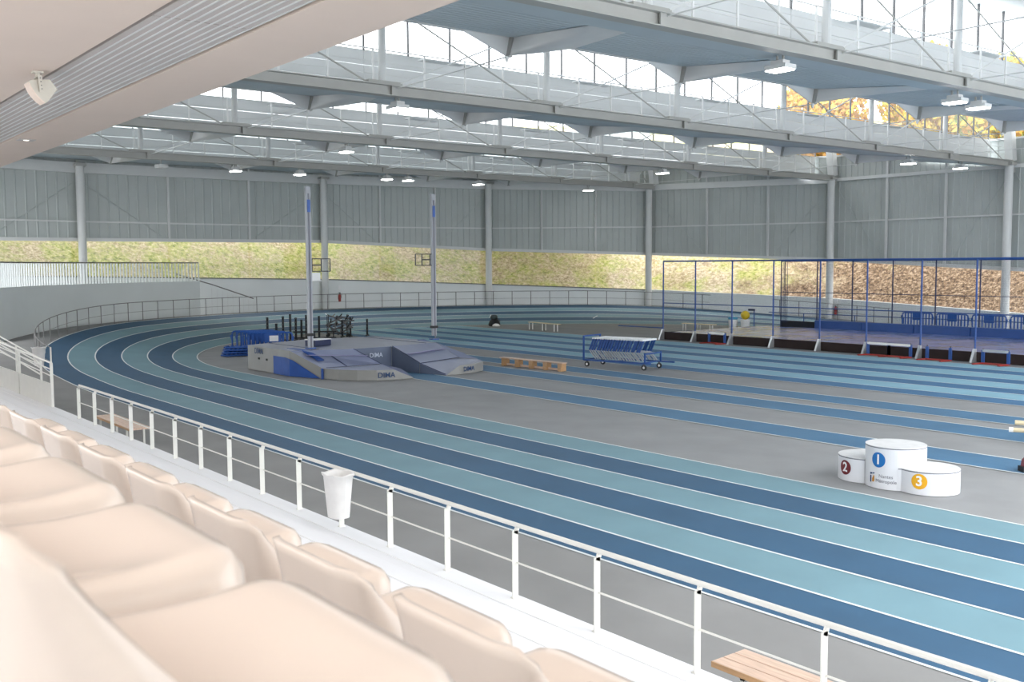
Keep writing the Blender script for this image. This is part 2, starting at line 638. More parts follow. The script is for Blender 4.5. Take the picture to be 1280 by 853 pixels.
TOPZ = 13.8
wall_names = ['wall_left', 'wall_end', 'wall_end', 'wall_end', 'wall_far', 'wall_far', 'wall_far', 'wall_far']
walls = {}
for nme in ('wall_left', 'wall_end', 'wall_far'):
    walls[nme] = struct(nme)
win_i = 1
for i in range(len(P) - 1):
    w = walls[wall_names[i]]
    # white lower wall
    mb = MB()
    for t0, t1 in ((0, 0.5), (0.5, 1)):
        q = []
        for off in (WOFF - 0.02, WOFF + 0.2):
            q += [wall_pt(i, t0, -0.1, off), wall_pt(i, t1, -0.1, off), wall_pt(i, t1, lerp(SILL[i], SILL[i + 1], t1), off), wall_pt(i, t0, lerp(SILL[i], SILL[i + 1], t0), off)]
        mb.add(q, [(0, 1, 2, 3), (7, 6, 5, 4), (3, 2, 6, 7), (0, 4, 5, 1), (0, 3, 7, 4), (1, 5, 6, 2)])
    mb.build('lower_wall', M_WALLW, w)
    # ribbed cladding above the windows: three panels wide, two rows
    rail_z = lerp(HEAD[i], HEAD[i + 1], 0.5) + 1.9
    zz = 6.75
    for r in range(3):
        for k in range(3):
            t0, t1 = k / 3, (k + 1) / 3
            nrib = 9
            prof = []
            for j in range(nrib):
                a = t0 + (t1 - t0) * j / nrib
                d = (t1 - t0) / nrib
                prof += [(a + d * 0.02, 0.0), (a + d * 0.80, 0.0), (a + d * 0.86, 0.035), (a + d * 0.96, 0.035)]
            prof.append((t1, 0.0))
            lo, hi = [], []
            for t, dep in prof:
                z0 = lerp(HEAD[i], HEAD[i + 1], t) + 0.16 if r == 0 else (zz if r == 1 else 9.3)
                z1 = zz if r == 0 else (9.3 if r == 1 else (TOPZ if i < 4 else 11.1))
                lo.append(wall_pt(i, t, z0, WOFF + 0.06 - dep))
                hi.append(wall_pt(i, t, z1, WOFF + 0.06 - dep))
            MB().grid([lo, hi]).build('cladding_panel', M_CLAD, w)
    # head beam, mid rail, sub posts, ring beam
    def hz(t):
        return lerp(HEAD[i], HEAD[i + 1], t)
    MB().bar(wall_pt(i, 0, hz(0) + 0.08, WOFF - 0.05), wall_pt(i, 1, hz(1) + 0.08, WOFF - 0.05), 0.22, 0.2).build('head_beam', M_STEEL, w)
    MB().bar(wall_pt(i, 0, zz, WOFF - 0.03), wall_pt(i, 1, zz, WOFF - 0.03), 0.1, 0.09).build('wall_rail', M_STEEL, w)
    rz0, rz1, rh = [(9.92, 9.92, 0.6), (9.92, 9.98, 0.6), (9.98, 9.92, 0.6), (9.92, 9.66, 0.6), (9.62, 9.55, 0.42), (9.55, 9.52, 0.2), (9.52, 9.52, 0.2), (9.52, 9.52, 0.2)][i]
    MB().bar(wall_pt(i, 0, rz0, WOFF - 0.08), wall_pt(i, 1, rz1, WOFF - 0.08), 0.2, rh).build('ring_beam', M_STEEL, w)
    for t in (1 / 3, 2 / 3):
        a = wall_pt(i, t, hz(t), WOFF - 0.06)
        b = wall_pt(i, t, TOPZ if i < 4 else 11.1, WOFF - 0.06)
        MB().bar(a, b, 0.12, 0.14).build('sub_post', M_STEEL, w)
    for t0, t1, z0, z1 in ((0.02, 0.31, 9.0, hz(0.31) + 0.3), (0.98, 0.69, 9.0, hz(0.69) + 0.3)):
        MB().tube(wall_pt(i, t0, z0, WOFF + 0.0), wall_pt(i, t1, z1, WOFF + 0.0), 0.022, 6).build('brace_rod', M_CLAD, w)
    MB().bar(wall_pt(i, 0, SILL[i] + 0.02, WOFF + 0.05), wall_pt(i, 1, SILL[i + 1] + 0.02, WOFF + 0.05), 0.34, 0.06).build('sill_cap', M_DARKSTEEL if i < 4 else M_WALLW, w)
    # the window band of this bay
    wi = struct('window_%d' % win_i)
    win_i += 1
    for k in range(3):
        t0, t1 = k / 3 + 0.004, (k + 1) / 3 - 0.004
        q = []
        for off in (WOFF + 0.10, WOFF + 0.13):
            q += [wall_pt(i, t0, lerp(SILL[i], SILL[i + 1], t0), off), wall_pt(i, t1, lerp(SILL[i], SILL[i + 1], t1), off), wall_pt(i, t1, hz(t1), off), wall_pt(i, t0, hz(t0), off)]
        MB().add(q[:4], [(0, 1, 2, 3)]).build('pane', M_GLASS, wi)

# clerestory above the far wall
cl = struct('window_%d' % win_i)
win_i += 1
for i in range(4, len(P) - 1):
    for k in range(3):
        t0, t1 = k / 3 + 0.004, (k + 1) / 3 - 0.004
        MB().add([wall_pt(i, t0, 11.14, WOFF), wall_pt(i, t1, 11.14, WOFF), wall_pt(i, t1, 12.9, WOFF), wall_pt(i, t0, 12.9, WOFF)], [(0, 1, 2, 3)]).build('pane', M_GLASS, cl)
    MB().bar(wall_pt(i, 0, 11.12, WOFF), wall_pt(i, 1, 11.12, WOFF), 0.14, 0.10).build('sill_bar', M_WHITE, cl)

# fascia over the stand, plus unseen panels added to shield the seats from light
wn_ = struct('wall_near')
MB().box((-30, 6.22, 10.5), (62, 0.2, 7.0)).build('fascia', M_WALLW, wn_)
MB().box((-20, -3.1, 4.75), (52, 0.2, 2.7)).build('back_light_shield', M_WALLW, wn_)  # added behind the camera, height set to limit light on the seats
MB().box((3.6, 1.6, 3.4), (0.2, 9.2, 6.8)).build('end_light_shield', M_WALLW, wn_)  # added out of view to block light from the open hall end

# ------------------------------------------------------------------ curved screen wall on the left
scr = struct('wall_screen')
mbw, mbc = MB(), MB()
SR = 27.0
A0, A1 = math.radians(27), math.radians(68.6)
rows = []
NA = 60
for i in range(NA + 1):
    a = lerp(A0, A1, i / NA)
    p0 = (TC[0] - SR * math.sin(a), TC[1] - SR * math.cos(a))
    p1 = (TC[0] - (SR + 0.16) * math.sin(a), TC[1] - (SR + 0.16) * math.cos(a))
    rows.append([(p0[0], p0[1], 0.0), (p0[0], p0[1], 3.12), (p1[0], p1[1], 3.12), (p1[0], p1[1], 0.0)])
mbw.grid(rows)
n = len(rows)
mbw.add(rows[0], [(0, 1, 2, 3)])
mbw.add(rows[-1], [(3, 2, 1, 0)])
mbw.build('screen_panel', M_SCREEN, scr, smooth=False)
mbs = MB()
na = int((A1 - A0) * SR / 0.27)
for i in range(na + 1):
    a = lerp(A0, A1, i / na)
    rx, ry = -math.sin(a), -math.cos(a)
    p = (TC[0] + (SR + 0.08) * rx, TC[1] + (SR + 0.08) * ry)
    mbs.box((p[0], p[1], 3.12 + 0.57), (0.035, 0.085, 1.12), rz=-a)
o = mbs.build('slat', M_SCREEN, scr)
o['kind'] = 'stuff'
pts = [(TC[0] - (SR + 0.08) * math.sin(lerp(A0, A1, i / 60)), TC[1] - (SR + 0.08) * math.cos(lerp(A0, A1, i / 60)), 4.27) for i in range(61)]
MB().path(pts, 0.035, 8).build('handrail', M_RAILG, scr, smooth=True)

# stair behind the screen
st = thing('stair_railing', 'brown sloping stair handrail with white bars beside the end of the screen wall', 'railing', (-63.0, 24.6, 0.9))
tpts = [(-63.2, 22.6, 3.6), (-62.6, 24.7, 2.9), (-61.9, 27.2, 1.95)]
MB().path(tpts, 0.035, 8).build('handrail', M_RAILG, st, world=True)
for i in range(9):
    t = 0.45 + 0.5 * i / 8
    p = Vector(tpts[1]).lerp(Vector(tpts[2]), (t - 0.45) / 0.5)
    MB().bar((p.x, p.y, 0.95), (p.x, p.y, p.z - 0.2), 0.02).build('baluster', M_WHITE, st, world=True)

# ------------------------------------------------------------------ columns of the hall
col_label = {
    1: 'tall round grey column behind the slatted curved screen at left',
    2: 'tall round grey column just right of the left vault upright',
    3: 'tall round grey column in the middle of the glazed end wall, right of both vault uprights',
    4: 'tall round grey column just left of the blue net cage',
    5: 'tall round grey column standing behind the left part of the net cage',
    6: 'tall round grey column rising behind the blue crowd barriers at right',
    7: 'tall round grey column on the far wall past the right edge of the crowd barriers',
}
col_xy = {}
for i in range(1, 8):
    n = (outward(i - 1, i) + outward(i, i + 1)).normalized()
    q = Vector(P[i])
    col_xy[i] = q
    t = thing('column', col_label[i], 'column', (q.x, q.y, 0.0), group='columns along the glazed walls')
    ht = 9.98 if i <= 3 else 9.55
    MB().lathe([(0.0, 0), (0.24, 0), (0.24, ht), (0.0, ht)], n=20).build('shaft', M_STEEL, t, smooth=False)
    MB().box((0, 0, ht + 0.07), (0.62, 0.62, 0.14)).build('cap_plate', M_CHORD, t)
    MB().box((n.x * 0.3, n.y * 0.3, ht - 0.25), (0.3, 0.3, 0.3), rz=math.atan2(n.y, n.x)).build('bracket', M_CHORD, t)

# ------------------------------------------------------------------ roof trusses
PY = 6.88
NODE0 = 17.12
XT = [-4.98, -16.78, -28.58, -40.38, -52.2]
XP = -1.2                     # glazing plane behind each truss
tr_label = ['roof truss nearest the camera', 'white roof truss with walkway, nearest of those in view',
            'white roof truss with walkway, second from the viewer', 'white roof truss with walkway, third from the viewer',
            'white roof truss with walkway, farthest, next to the end wall']
ceiling = struct('ceiling')
for n, X in enumerate(XT):
    yend = 58.6 if n < 4 else 53.9
    if n == 0:
        nodes = [NODE0 + PY * k for k in range(-1, 2)]
    else:
        nodes = [NODE0 + PY * k for k in range(-1, 6) if NODE0 + PY * k < yend - 2]
    if n > 0:
        t = thing('roof_truss', tr_label[n], 'truss', (X, 6.7, 9.5))
        # bottom chord: channel with flanges
        c = MB()
        c.box((X, (6.7 + yend) / 2, 9.64), (0.14, yend - 6.7, 0.30))
        c.box((X + 0.02, (6.7 + yend) / 2, 9.80), (0.42, yend - 6.7, 0.035))
        c.box((X + 0.02, (6.7 + yend) / 2, 9.49), (0.36, yend - 6.7, 0.03))
        c.build('bottom_chord', M_CHORD, t, world=True)
        MB().bar((X, 6.7, 12.62), (X, yend, 12.62), 0.22, 0.22).build('top_chord', M_STEEL, t, world=True)
        for j, y in enumerate(nodes):
            MB().tube((X, y, 9.82), (X, y, 12.55), 0.125, 14).build('post', M_STEEL, t, world=True, smooth=False)
            g = MB()
            g.box((X, y + 0.05, 9.87), (0.26, 1.25, 0.11))
            g.box((X + 0.16, y + 0.35, 9.64), (0.06, 0.2, 0.28))
            g.build('node_plate', M_CHORD, t, world=True)
            if j + 1 <= len(nodes):
                y1 = y + PY if j + 1 < len(nodes) else min(y + PY, yend)
                MB().tube((X + 0.12, y + 0.6, 9.90), (X + 0.12, y1 - 0.2, 12.5), 0.028, 6).build('brace_rod', M_STEEL, t, world=True)
                MB().tube((X - 0.08, y + 0.2, 12.5), (X - 0.08, y1 - 0.6, 9.90), 0.028, 6).build('brace_rod', M_CHORD, t, world=True)
        # walkway railing
        ry = nodes[0] - PY / 2
        mb = MB()
        for z in (10.95, 10.55, 10.17):
            MB().tube((X - 0.16, 6.8, z), (X - 0.16, yend - 0.4, z), 0.022 if z > 10.9 else 0.012, 6).build('guard_rail', M_STEEL, t, world=True)
        for j, y in enumerate(nodes):
            for f in (0.25, 0.49, 0.73, 0.965):
                yy = y + PY * f
                if yy < yend - 0.5:
                    MB().bar((X - 0.16, yy, 9.80), (X - 0.16, yy, 10.96), 0.055, 0.05).build('guard_post', M_WHITE, t, world=True)
            if y + PY * 0.5 < yend:
                MB().box((X - 0.35, y + PY * 0.37, 10.86), (0.35, 1.7, 0.04)).build('cable_tray', M_UPST, t, world=True)
        # end post leaning to the roof
        MB().bar((X, yend + 0.15, 9.8), (X, yend - 0.15, 11.6), 0.5, 0.45, up=(1, 0, 0)).build('end_post', M_STEEL, t, world=True)
        # tie rods from the fins of the bay in front
        if n > 0:
            Xf = XT[n - 1] - 5.42
            for y in nodes:
                MB().tube((Xf, y + 0.1, 9.66), (X + 0.2, y + 0.45, 9.72), 0.02, 6).build('tie_rod', M_STEEL, t, world=True)
    # ---- deck of this bay
    dk = MB()
    xg, xe = X - 1.12, X - 5.42
    y0, y1 = 6.7, (58.95 if n < 3 else (58.0 if n == 3 else 53.6))
    dk.box((X - 0.62, (y0 + y1) / 2, 9.60), (0.96, y1 - y0, 0.05))
    deck = dk.build('soffit_strip', M_SOFF, ceiling)
    # ribbed sloping deck
    rb = MB()
    prof = []
    nr = 14
    for j in range(nr):
        f0 = j / nr
        prof += [(f0, 0.0), (f0 + 0.80 / nr, 0.0), (f0 + 0.84 / nr, 0.05), (f0 + 0.96 / nr, 0.05)]
    prof.append((1.0, 0.0))
    rb.grid([[(lerp(xg - 0.06, xe, f), y, lerp(9.65, 10.20, f) + d) for f, d in prof] for y in (y0, y1)])
    rb.build('roof_deck', M_SOFF, ceiling)
    MB().bar((xg - 0.02, y0, 9.66), (xg - 0.02, y1, 9.66), 0.08, 0.06).build('deck_joint', M_GAP, ceiling)
    MB().bar((xe - 0.05, y0, 10.24), (xe - 0.05, y1, 10.24), 0.12, 0.12).build('deck_edge', M_STEEL, ceiling)
    # fins
    fl = [NODE0 + PY * k for k in range(-1, 7)] if n else [NODE0 + PY * k for k in range(-1, 3)]
    for y in fl:
        if y > y1 - 1.0:
            continue
        f = MB()
        E, Fp, A, C, D, B = (xe, y + 0.28, 10.20), (xg - 0.05, y - 0.62, 9.63), (xg - 0.05, y + 0.58, 9.63), (xe, y + 2.55, 10.19), (xe, y + 0.12, 9.69), (xe, y - 1.45, 10.22)
        # soffit of the fin, folded along F-D
        K = 8
        rows = []
        for a_ in range(K + 1):
            u = a_ / K
            le = Vector(E).lerp(Vector(Fp), u)
            me_ = Vector(D).lerp((Vector(Fp) * 0.6 + Vector(A) * 0.4), u)
            ri = Vector(C).lerp(Vector(A), u)
            rows.append([le, le.lerp(me_, 0.75) , me_, me_.lerp(ri, 0.5) - Vector((0, 0, 0.02 * (1 - u))), ri])
        f.grid(rows)
        f.build('roof_fin', M_FIN, ceiling, smooth=True)
        g = MB()
        for dx in (0.0, -0.05):
            g.add([(B[0] + dx, B[1], B[2]), (E[0] + dx, E[1], E[2]), (C[0] + dx, C[1], C[2]), (D[0] + dx, D[1], D[2])], [(0, 3, 1), (1, 3, 2)])
        g.build('gusset_plate', M_FIN, ceiling)
        MB().bar((xe + 0.06, y + 0.14, 9.66), (xe + 0.06, y + 0.26, 10.2), 0.12, 0.16, up=(1, 0, 0)).build('strut', M_CHORD, ceiling)
        if n < 4:
            MB().lathe([(0.02, -0.16), (0.08, 0.0), (0.0, 0.0)], (xe, y + 0.12, 9.68), 8).build('tie_socket', M_STEEL, ceiling)
        MB().box((xg + 0.02, y + 0.1, 9.63), (0.16, 0.7, 0.05)).build('fin_bracket', M_CHORD, ceiling)
    # rising roof out of sight above the deck edge, up to the next glazing
    if n < 4:
        xn = XT[n + 1] + XP
        MB().add([(xe, y0, 10.26), (xe, y1, 10.26), (xn, y1, 12.86), (xn, y0, 12.86)], [(0, 1, 2, 3)]).build('roof_sheet', M_ROOFGL, ceiling)
    else:
        MB().add([(xe, y0 - 8, 10.3), (xe, y1 + 3, 10.3), (-68, y1 + 3, 10.5), (-68, y0 - 8, 10.5)], [(0, 1, 2, 3)]).build('end_roof', M_SOFF, ceiling)
    # ---- glazing behind the truss
    if n > 0:
        gw = struct('window_%d' % win_i)
        win_i += 1
        xw = X + XP
        ye = 58.9 if n < 4 else 56.5
        MB().box((xw + 0.1, (6.7 + ye) / 2, 12.86), (0.5, ye - 6.7, 0.14)).build('lintel', M_WHITE, gw)
        for k in range(8):
            ya, yb = max(6.7, NODE0 + PY * (k - 2)), min(ye, NODE0 + PY * (k - 1))
            if yb - ya < 0.3:
                continue
            m2 = MB()
            for z0, z1 in ((9.66, 10.10), (10.12, 10.62), (10.64, 11.12)):
                m2.box((xw, (ya + yb) / 2, (z0 + z1) / 2), (0.08, yb - ya - 0.02, z1 - z0))
            m2.build('upstand_panel', M_UPST, gw)
            nb = 4
            for q in range(nb):
                a_, b_ = NODE0 + PY * (k - 2) + PY * q / nb, NODE0 + PY * (k - 2) + PY * (q + 1) / nb
                a_, b_ = max(a_, 6.7), min(b_, ye)
                if b_ - a_ < 0.2:
                    continue
                MB().add([(xw, a_ + 0.02, 11.15), (xw, b_ - 0.02, 11.15), (xw, b_ - 0.02, 12.8), (xw, a_ + 0.02, 12.8)], [(0, 1, 2, 3)]).build('pane', M_SKYGL, gw)
                MB().bar((xw + 0.03, b_, 11.1), (xw + 0.03, b_, 12.8), 0.05, 0.08).build('mullion', M_DARKSTEEL, gw)

# unseen bay added over the viewer, its see-through sheets chosen to steer daylight
for ya_, yb_, m_ in ((6.7, 28.0, M_POLY), (28.0, 58.95, M_SKYGL)):
    MB().add([(6.8, ya_, 9.7), (6.8, yb_, 9.7), (-6.0, yb_, 12.86), (-6.0, ya_, 12.86)], [(0, 1, 2, 3)]).build('roof_sheet', m_, ceiling)

# ------------------------------------------------------------------ high-bay lamps
lamp_pos = [(-17.3, 22.7), (-17.4, 31.9), (-17.55, 33.7), (-29.4, 49.4), (-29.2, 54.3), (-29.1, 18.0), (-41.3, 22.8), (-40.6, 42.7),
            (-52.9, 22.4), (-52.9, 26.2), (-52.9, 31.9), (-52.9, 33.4), (-52.9, 38.7), (-52.9, 48.2)]
lamp_txt = ['single lit floodlight under the nearest truss, alone near the top', 'left one of the two close lit floodlights under the nearest truss',
            'right one of the two close lit floodlights under the nearest truss', 'lit floodlight under the second truss, left of the two at its far right end',
            'lit floodlight under the second truss, closest to its far right end', 'lit floodlight under the second truss at its left, below a post',
            'lit floodlight under the third truss at its left end', 'lit floodlight under the third truss, in front of the wall column by the cage',
            'leftmost lit floodlight of the row under the farthest truss', 'second lit floodlight from the left under the farthest truss',
            'third lit floodlight from the left under the farthest truss, left of a close pair', 'fourth lit floodlight from the left under the farthest truss, right of a close pair',
            'lit floodlight under the farthest truss, above the middle column', 'rightmost lit floodlight under the farthest truss']
for (lx, ly), tx in zip(lamp_pos, lamp_txt):
    t = thing('floodlight', tx, 'lamp', (lx, ly, 9.18), group='floodlights under the roof trusses')
    b = MB()
    b.prism([(-0.34, -0.24), (0.34, -0.24), (0.34, 0.24), (-0.34, 0.24)], 0.0, 0.12)
    b.prism([(-0.2, -0.15), (0.2, -0.15), (0.2, 0.15), (-0.2, 0.15)], 0.12, 0.24)
    b.build('housing', M_STEEL, t)
    MB().box((0, 0, -0.012), (0.62, 0.42, 0.03)).build('lens', M_LAMP, t)
    MB().bar((-0.1, 0, 0.24), (-0.1, 0, 0.385), 0.05).build('bracket', M_CHORD, t)
    MB().bar((0.1, 0, 0.24), (0.1, 0, 0.385), 0.05).build('bracket', M_CHORD, t)
off = thing('floodlight', 'unlit floodlight hanging under the end roof, left of all the lit ones', 'lamp', (-53.0, 18.4, 9.18), group='floodlights under the roof trusses')
MB().prism([(-0.34, -0.24), (0.34, -0.24), (0.34, 0.24), (-0.34, 0.24)], 0.0, 0.14).build('housing', M_STEEL, off)
MB().box((0, 0, -0.012), (0.62, 0.42, 0.03)).build('lens', M_WHITE, off)
MB().bar((0, 0, 0.14), (0, 0, 0.36), 0.05).build('bracket', M_CHORD, off)

# ------------------------------------------------------------------ soffit over the stand
sc = struct('ceiling')
ZS = 6.8
xa, xb = -46.0, 3.0
MB().box(((xa + xb) / 2, 5.76, ZS + 0.10), (xb - xa, 1.13, 0.20)).build('soffit_band', M_CEIL, sc)
MB().box(((xa + xb) / 2, 1.05, ZS + 0.10), (xb - xa, 5.72, 0.20)).build('soffit_panel', M_CEIL, sc)
MB().box(((xa + xb) / 2, 4.55, ZS + 0.22), (xb - xa, 1.40, 0.04)).build('backing_board', M_GAP, sc)
NSL = 10
sw = 1.14 / NSL
xs = [xb]
while xs[-1] > xa:
    xs.append(xs[-1] - 7.3)
for k in range(NSL):
    yc = 3.98 + sw * (k + 0.5)
    for j in range(len(xs) - 1):
        MB().box(((xs[j] + xs[j + 1]) / 2, yc, ZS + 0.05), (7.27, sw - 0.012, 0.06)).build('ceiling_slat', M_SLAT, sc)
    MB().box(((xa + xb) / 2, yc + sw / 2, ZS + 0.018), (xb - xa, 0.022, 0.014)).build('slat_edge', M_WHITE, sc)
# speaker
sp = thing('loudspeaker', 'ivory loudspeaker on a bracket hanging from the stand ceiling by the grey slats', 'speaker', (-15.75, 3.72, ZS))
LA, NA_ = Vector((0, 0.60, -0.80)), Vector((0, -0.80, -0.60))
SC_ = Vector((-0.02, 0.06, -0.25))
prof_ = []
for i in range(9):
    u = -1 + i / 4
    prof_.append((u * 0.18, 0.09 + 0.03 * (1 - u * u)))
cheek = [(-0.18, 0.05)] + prof_ + [(0.18, 0.05), (0.11, -0.17), (-0.05, -0.17)]


def extrude_x(pts, x0, x1, m, name):
    mb_ = MB()
    n_ = len(pts)
    vs = [SC_ + LA * p[0] + NA_ * p[1] + Vector((x, 0, 0)) for x in (x0, x1) for p in pts]
    mb_.add(vs, [tuple(range(n_)), tuple(range(2 * n_ - 1, n_ - 1, -1))] + [(i, i + n_, (i + 1) % n_ + n_, (i + 1) % n_) for i in range(n_)])
    return mb_.build(name, m, sp)


bevel(extrude_x(cheek, -0.17, 0.11, M_SPEAK, 'cabinet'), 0.01)
extrude_x([(p[0] * 0.96, p[1] + 0.012) for p in prof_] + [(p[0] * 0.96, p[1] - 0.01) for p in reversed(prof_)], -0.165, 0.105, M_CEIL, 'front_grille')
b = MB()
b.box((0.0, 0.02, -0.012), (0.12, 0.14, 0.024))
b.box((0.0, 0.02, -0.08), (0.27, 0.05, 0.015))
b.bar((0.0, 0.02, 0), (0.0, 0.02, -0.08), 0.05)
b.bar((0.125, 0.02, -0.075), (0.125, 0.04, -0.30), 0.012, 0.055, up=(0, 1, 0))
b.bar((-0.125, 0.02, -0.075), (-0.125, 0.04, -0.30), 0.012, 0.055, up=(0, 1, 0))
b.build('bracket', M_SPEAK, sp)
for k in range(4):
    MB().box((0.133, 0.025 + 0.005 * k, -0.11 - 0.05 * k), (0.006, 0.014, 0.014)).build('bolt', M_DARKSTEEL, sp)
dl = thing('downlight', 'square recessed downlight in the beige stand ceiling near the left edge', 'lamp', (-24.2, 5.46, ZS))
MB().box((0, 0, 0.0), (0.34, 0.34, 0.02)).build('bezel', M_SLAT, dl)
MB().lathe([(0.0, -0.004), (0.06, -0.004), (0.06, 0.0)], (0, 0, -0.010), 12).build('lens', emit_mat('downlight_glow', (1, 0.92, 0.82), 1.0), dl)

# ------------------------------------------------------------------ stand: white tiers
stand = struct('floor')
tiers = [(6.25, 0.652), (5.13, 1.05), (4.21, 1.45), (3.36, 1.83), (2.46, 2.25), (1.62, 2.72), (0.86, 3.11), (0.08, 3.50)]
for i, (ny, nz) in enumerate(tiers):
    by = tiers[i + 1][0] if i + 1 < len(tiers) else -3.0
    x0 = -44
    MB().box(((x0 + 3) / 2, (ny + by) / 2, nz / 2 - 0.05), (3 - x0, ny - by, nz + 0.1)).build('tier', M_STAND, stand)
    nb = 4
    for k in range(1, nb):
        y = lerp(by, ny, k / nb)
        MB().box(((x0 + 3) / 2, y, nz + 0.0035), (3 - x0, 0.012, 0.007)).build('board_joint', M_WHITE, stand)
# ------------------------------------------------------------------ seats
def seat_surface(W=0.197):
    """pan and back in one sheet: returns grid rows from the front skirt over the pan and up the back"""
    NU, rows = 24, []
    prof = []                       # (y, z, nx normal (ny, nz), kind) kind 0 pan .. 1 back
    def P_(y, z, ny, nz, kk):
        prof.append((y, z, ny, nz, kk))
    P_(0.398, -0.085, 1, 0, 0)
    P_(0.402, -0.05, 1, 0, 0)
    P_(0.400, -0.022, 0.9, 0.4, 0)
    P_(0.388, -0.005, 0.5, 0.85, 0)
    P_(0.370, 0.0, 0.1, 1, 0)
    for i in range(1, 17):
        t = i / 16
        y = lerp(0.365, 0.085, t)
        z = -0.030 * math.sin(PI * min(1, t * 0.95)) - 0.006 * t
        P_(y, z, 0, 1, 0)
    for i in range(1, 7):
        a = i / 6 * math.radians(80)
        P_(0.085 - 0.06 * math.sin(a), -0.006 + 0.06 * (1 - math.cos(a)) - 0.002, math.sin(a), math.cos(a), i / 6)
    yb, zb = prof[-1][0], prof[-1][1]
    for i in range(1, 9):
        t = i / 8
        P_(yb - 0.022 * t, zb + (0.195 - zb) * t, 1, 0.12, 1)
    for y, z, ny, nz, kk in prof:
        r = []
        for j in range(NU + 1):
            u = -1 + 2 * j / NU
            au = abs(u)
            xx = W * math.copysign(1 - (1 - min(au / 0.94, 1)) , u) if au < 0.94 else W * math.copysign(1.0, u)
            e = max(0, (au - 0.70) / 0.30)
            drop = 0.016 * e ** 2 + (0.062 * (au - 0.94) / 0.06 if au > 0.94 else 0)
            py, pz = y, z
            # corners of the pan are rounded in plan
            if kk == 0:
                if 0.07 < y < 0.366:
                    pz = pz * (1 - 0.85 * au ** 2) + 0.016 * max(0.0, (0.366 - y) / 0.29) * au ** 2
                pz -= drop * (1 if nz > 0.3 else 0.25)
                if y > 0.30:
                    ce = max(0, (au - 0.62) / 0.38)
                    py -= 0.055 * ce ** 2.4 * (y - 0.30) / 0.10
            else:
                hh = max(0.0, min(1.0, z / 0.195))
                py += kk * ((0.035 + 0.055 * (1 - hh)) * max(0, (au - 0.45) / 0.55) ** 2.4 + (0.045 * (1.25 - hh) * (au - 0.94) / 0.06 if au > 0.94 else 0))
                pz -= (1 - kk) * drop
                if z > 0.06:
                    h = (z - 0.06) / 0.135
                    pz -= (0.030 * max(0, (au - 0.72) / 0.28) ** 2.4) * h
            r.append((xx, py, pz))
        rows.append(r)
    return rows


rows = seat_surface()
mb = MB()
nr_, nc_ = len(rows), len(rows[0])
import mathutils
grid = [[Vector(p) for p in r] for r in rows]
TH = 0.016
inner = []
for i in range(nr_):
    rr = []
    for j in range(nc_):
        du = grid[i][min(j + 1, nc_ - 1)] - grid[i][max(j - 1, 0)]
        dv = grid[min(i + 1, nr_ - 1)][j] - grid[max(i - 1, 0)][j]
        nn = du.cross(dv)
        nn = nn.normalized() if nn.length > 1e-9 else Vector((0, 0, 1))
        rr.append(grid[i][j] - nn * TH)
    inner.append(rr)
mb.grid([[tuple(p) for p in r] for r in grid])
k = len(mb.v)
mb.grid([[tuple(p) for p in r] for r in inner])
mb.f = mb.f[:(nr_ - 1) * (nc_ - 1)] + [tuple(reversed(f)) for f in mb.f[(nr_ - 1) * (nc_ - 1):]]
rim = [(0, j) for j in range(nc_)] + [(i, nc_ - 1) for i in range(1, nr_)] + [(nr_ - 1, j) for j in range(nc_ - 2, -1, -1)] + [(i, 0) for i in range(nr_ - 2, 0, -1)]
for q in range(len(rim)):
    a, b = rim[q], rim[(q + 1) % len(rim)]
    ia, ib = a[0] * nc_ + a[1], b[0] * nc_ + b[1]
    mb.f.append((ib, ia, ia + k, ib + k))
    mb.mi.append(0)
SEAT_ME = mb.mesh('shell', M_SEAT, True)
mb2 = MB()
mb2.box((0, 0.20, -0.145), (0.12, 0.24, 0.19))
FOOT_ME = mb2.mesh('mount', M_SEATB)


mb3 = MB()
mb3.path([(0.033 * math.cos(2 * PI * i / 28), 0.033 * math.sin(2 * PI * i / 28), 0) for i in range(29)], 0.009, 8)
RING_ME = mb3.mesh('drain_ring', M_SEAT, True)


def add_seat(x, y, z, label, group):
    t = thing('stadium_seat', label, 'seat', (x, y, z - 0.24), group=group)
    link('shell', SEAT_ME, t, (0, 0, 0.24))
    link('mount', FOOT_ME, t, (0, 0, 0.24))
    link('drain_ring', RING_ME, t, (0, 0.235, 0.209))
    return t


ORD = ['first', 'second', 'third', 'fourth', 'fifth', 'sixth', 'seventh', 'eighth', 'ninth', 'tenth', 'eleventh', 'twelfth']
for k in range(10):
    add_seat(-0.85 - 0.5 * k, 0.900, 3.222, 'beige plastic bucket seat in the lower row, %s from the right' % ORD[k], 'seats of the lower row')
for k in range(7):
    add_seat(-0.935 - 0.5 * k, 0.125, 3.618, 'beige plastic bucket seat in the upper foreground row, %s from the right' % ORD[k], 'seats of the upper row')

# ------------------------------------------------------------------ front railing of the stand
YR, ZF, ZR = 6.17, 0.652, 1.393
rl = thing('stand_railing', 'long cream steel railing with one mid rail along the front of the white stand', 'railing', (-11, YR, ZF))
xl = -3.815 * YR
MB().tube((xl - 0.03, YR + 0.03, ZR), (2.0, YR + 0.03, ZR), 0.024, 10).build('top_rail', M_RAILW, rl, world=True)
MB().tube((xl, YR + 0.02, ZF + 0.36), (2.0, YR + 0.02, ZF + 0.36), 0.010, 8).build('mid_rail', M_RAILW, rl, world=True)
kx = [-3.8152 + 0.19545 * i for i in range(0, 21)]
for k_ in kx:
    x = k_ * YR
    p = MB()
    p.box((x, YR, ZF + 0.34), (0.012, 0.07, 0.70))
    p.bar((x, YR + 0.005, ZF + 0.66), (x, YR + 0.035, ZR - 0.01), 0.012, 0.055, up=(0, 1, 0))
    p.box((x, YR, ZF + 0.006), (0.05, 0.085, 0.012))
    p.build('post', M_RAILW, rl, world=True)

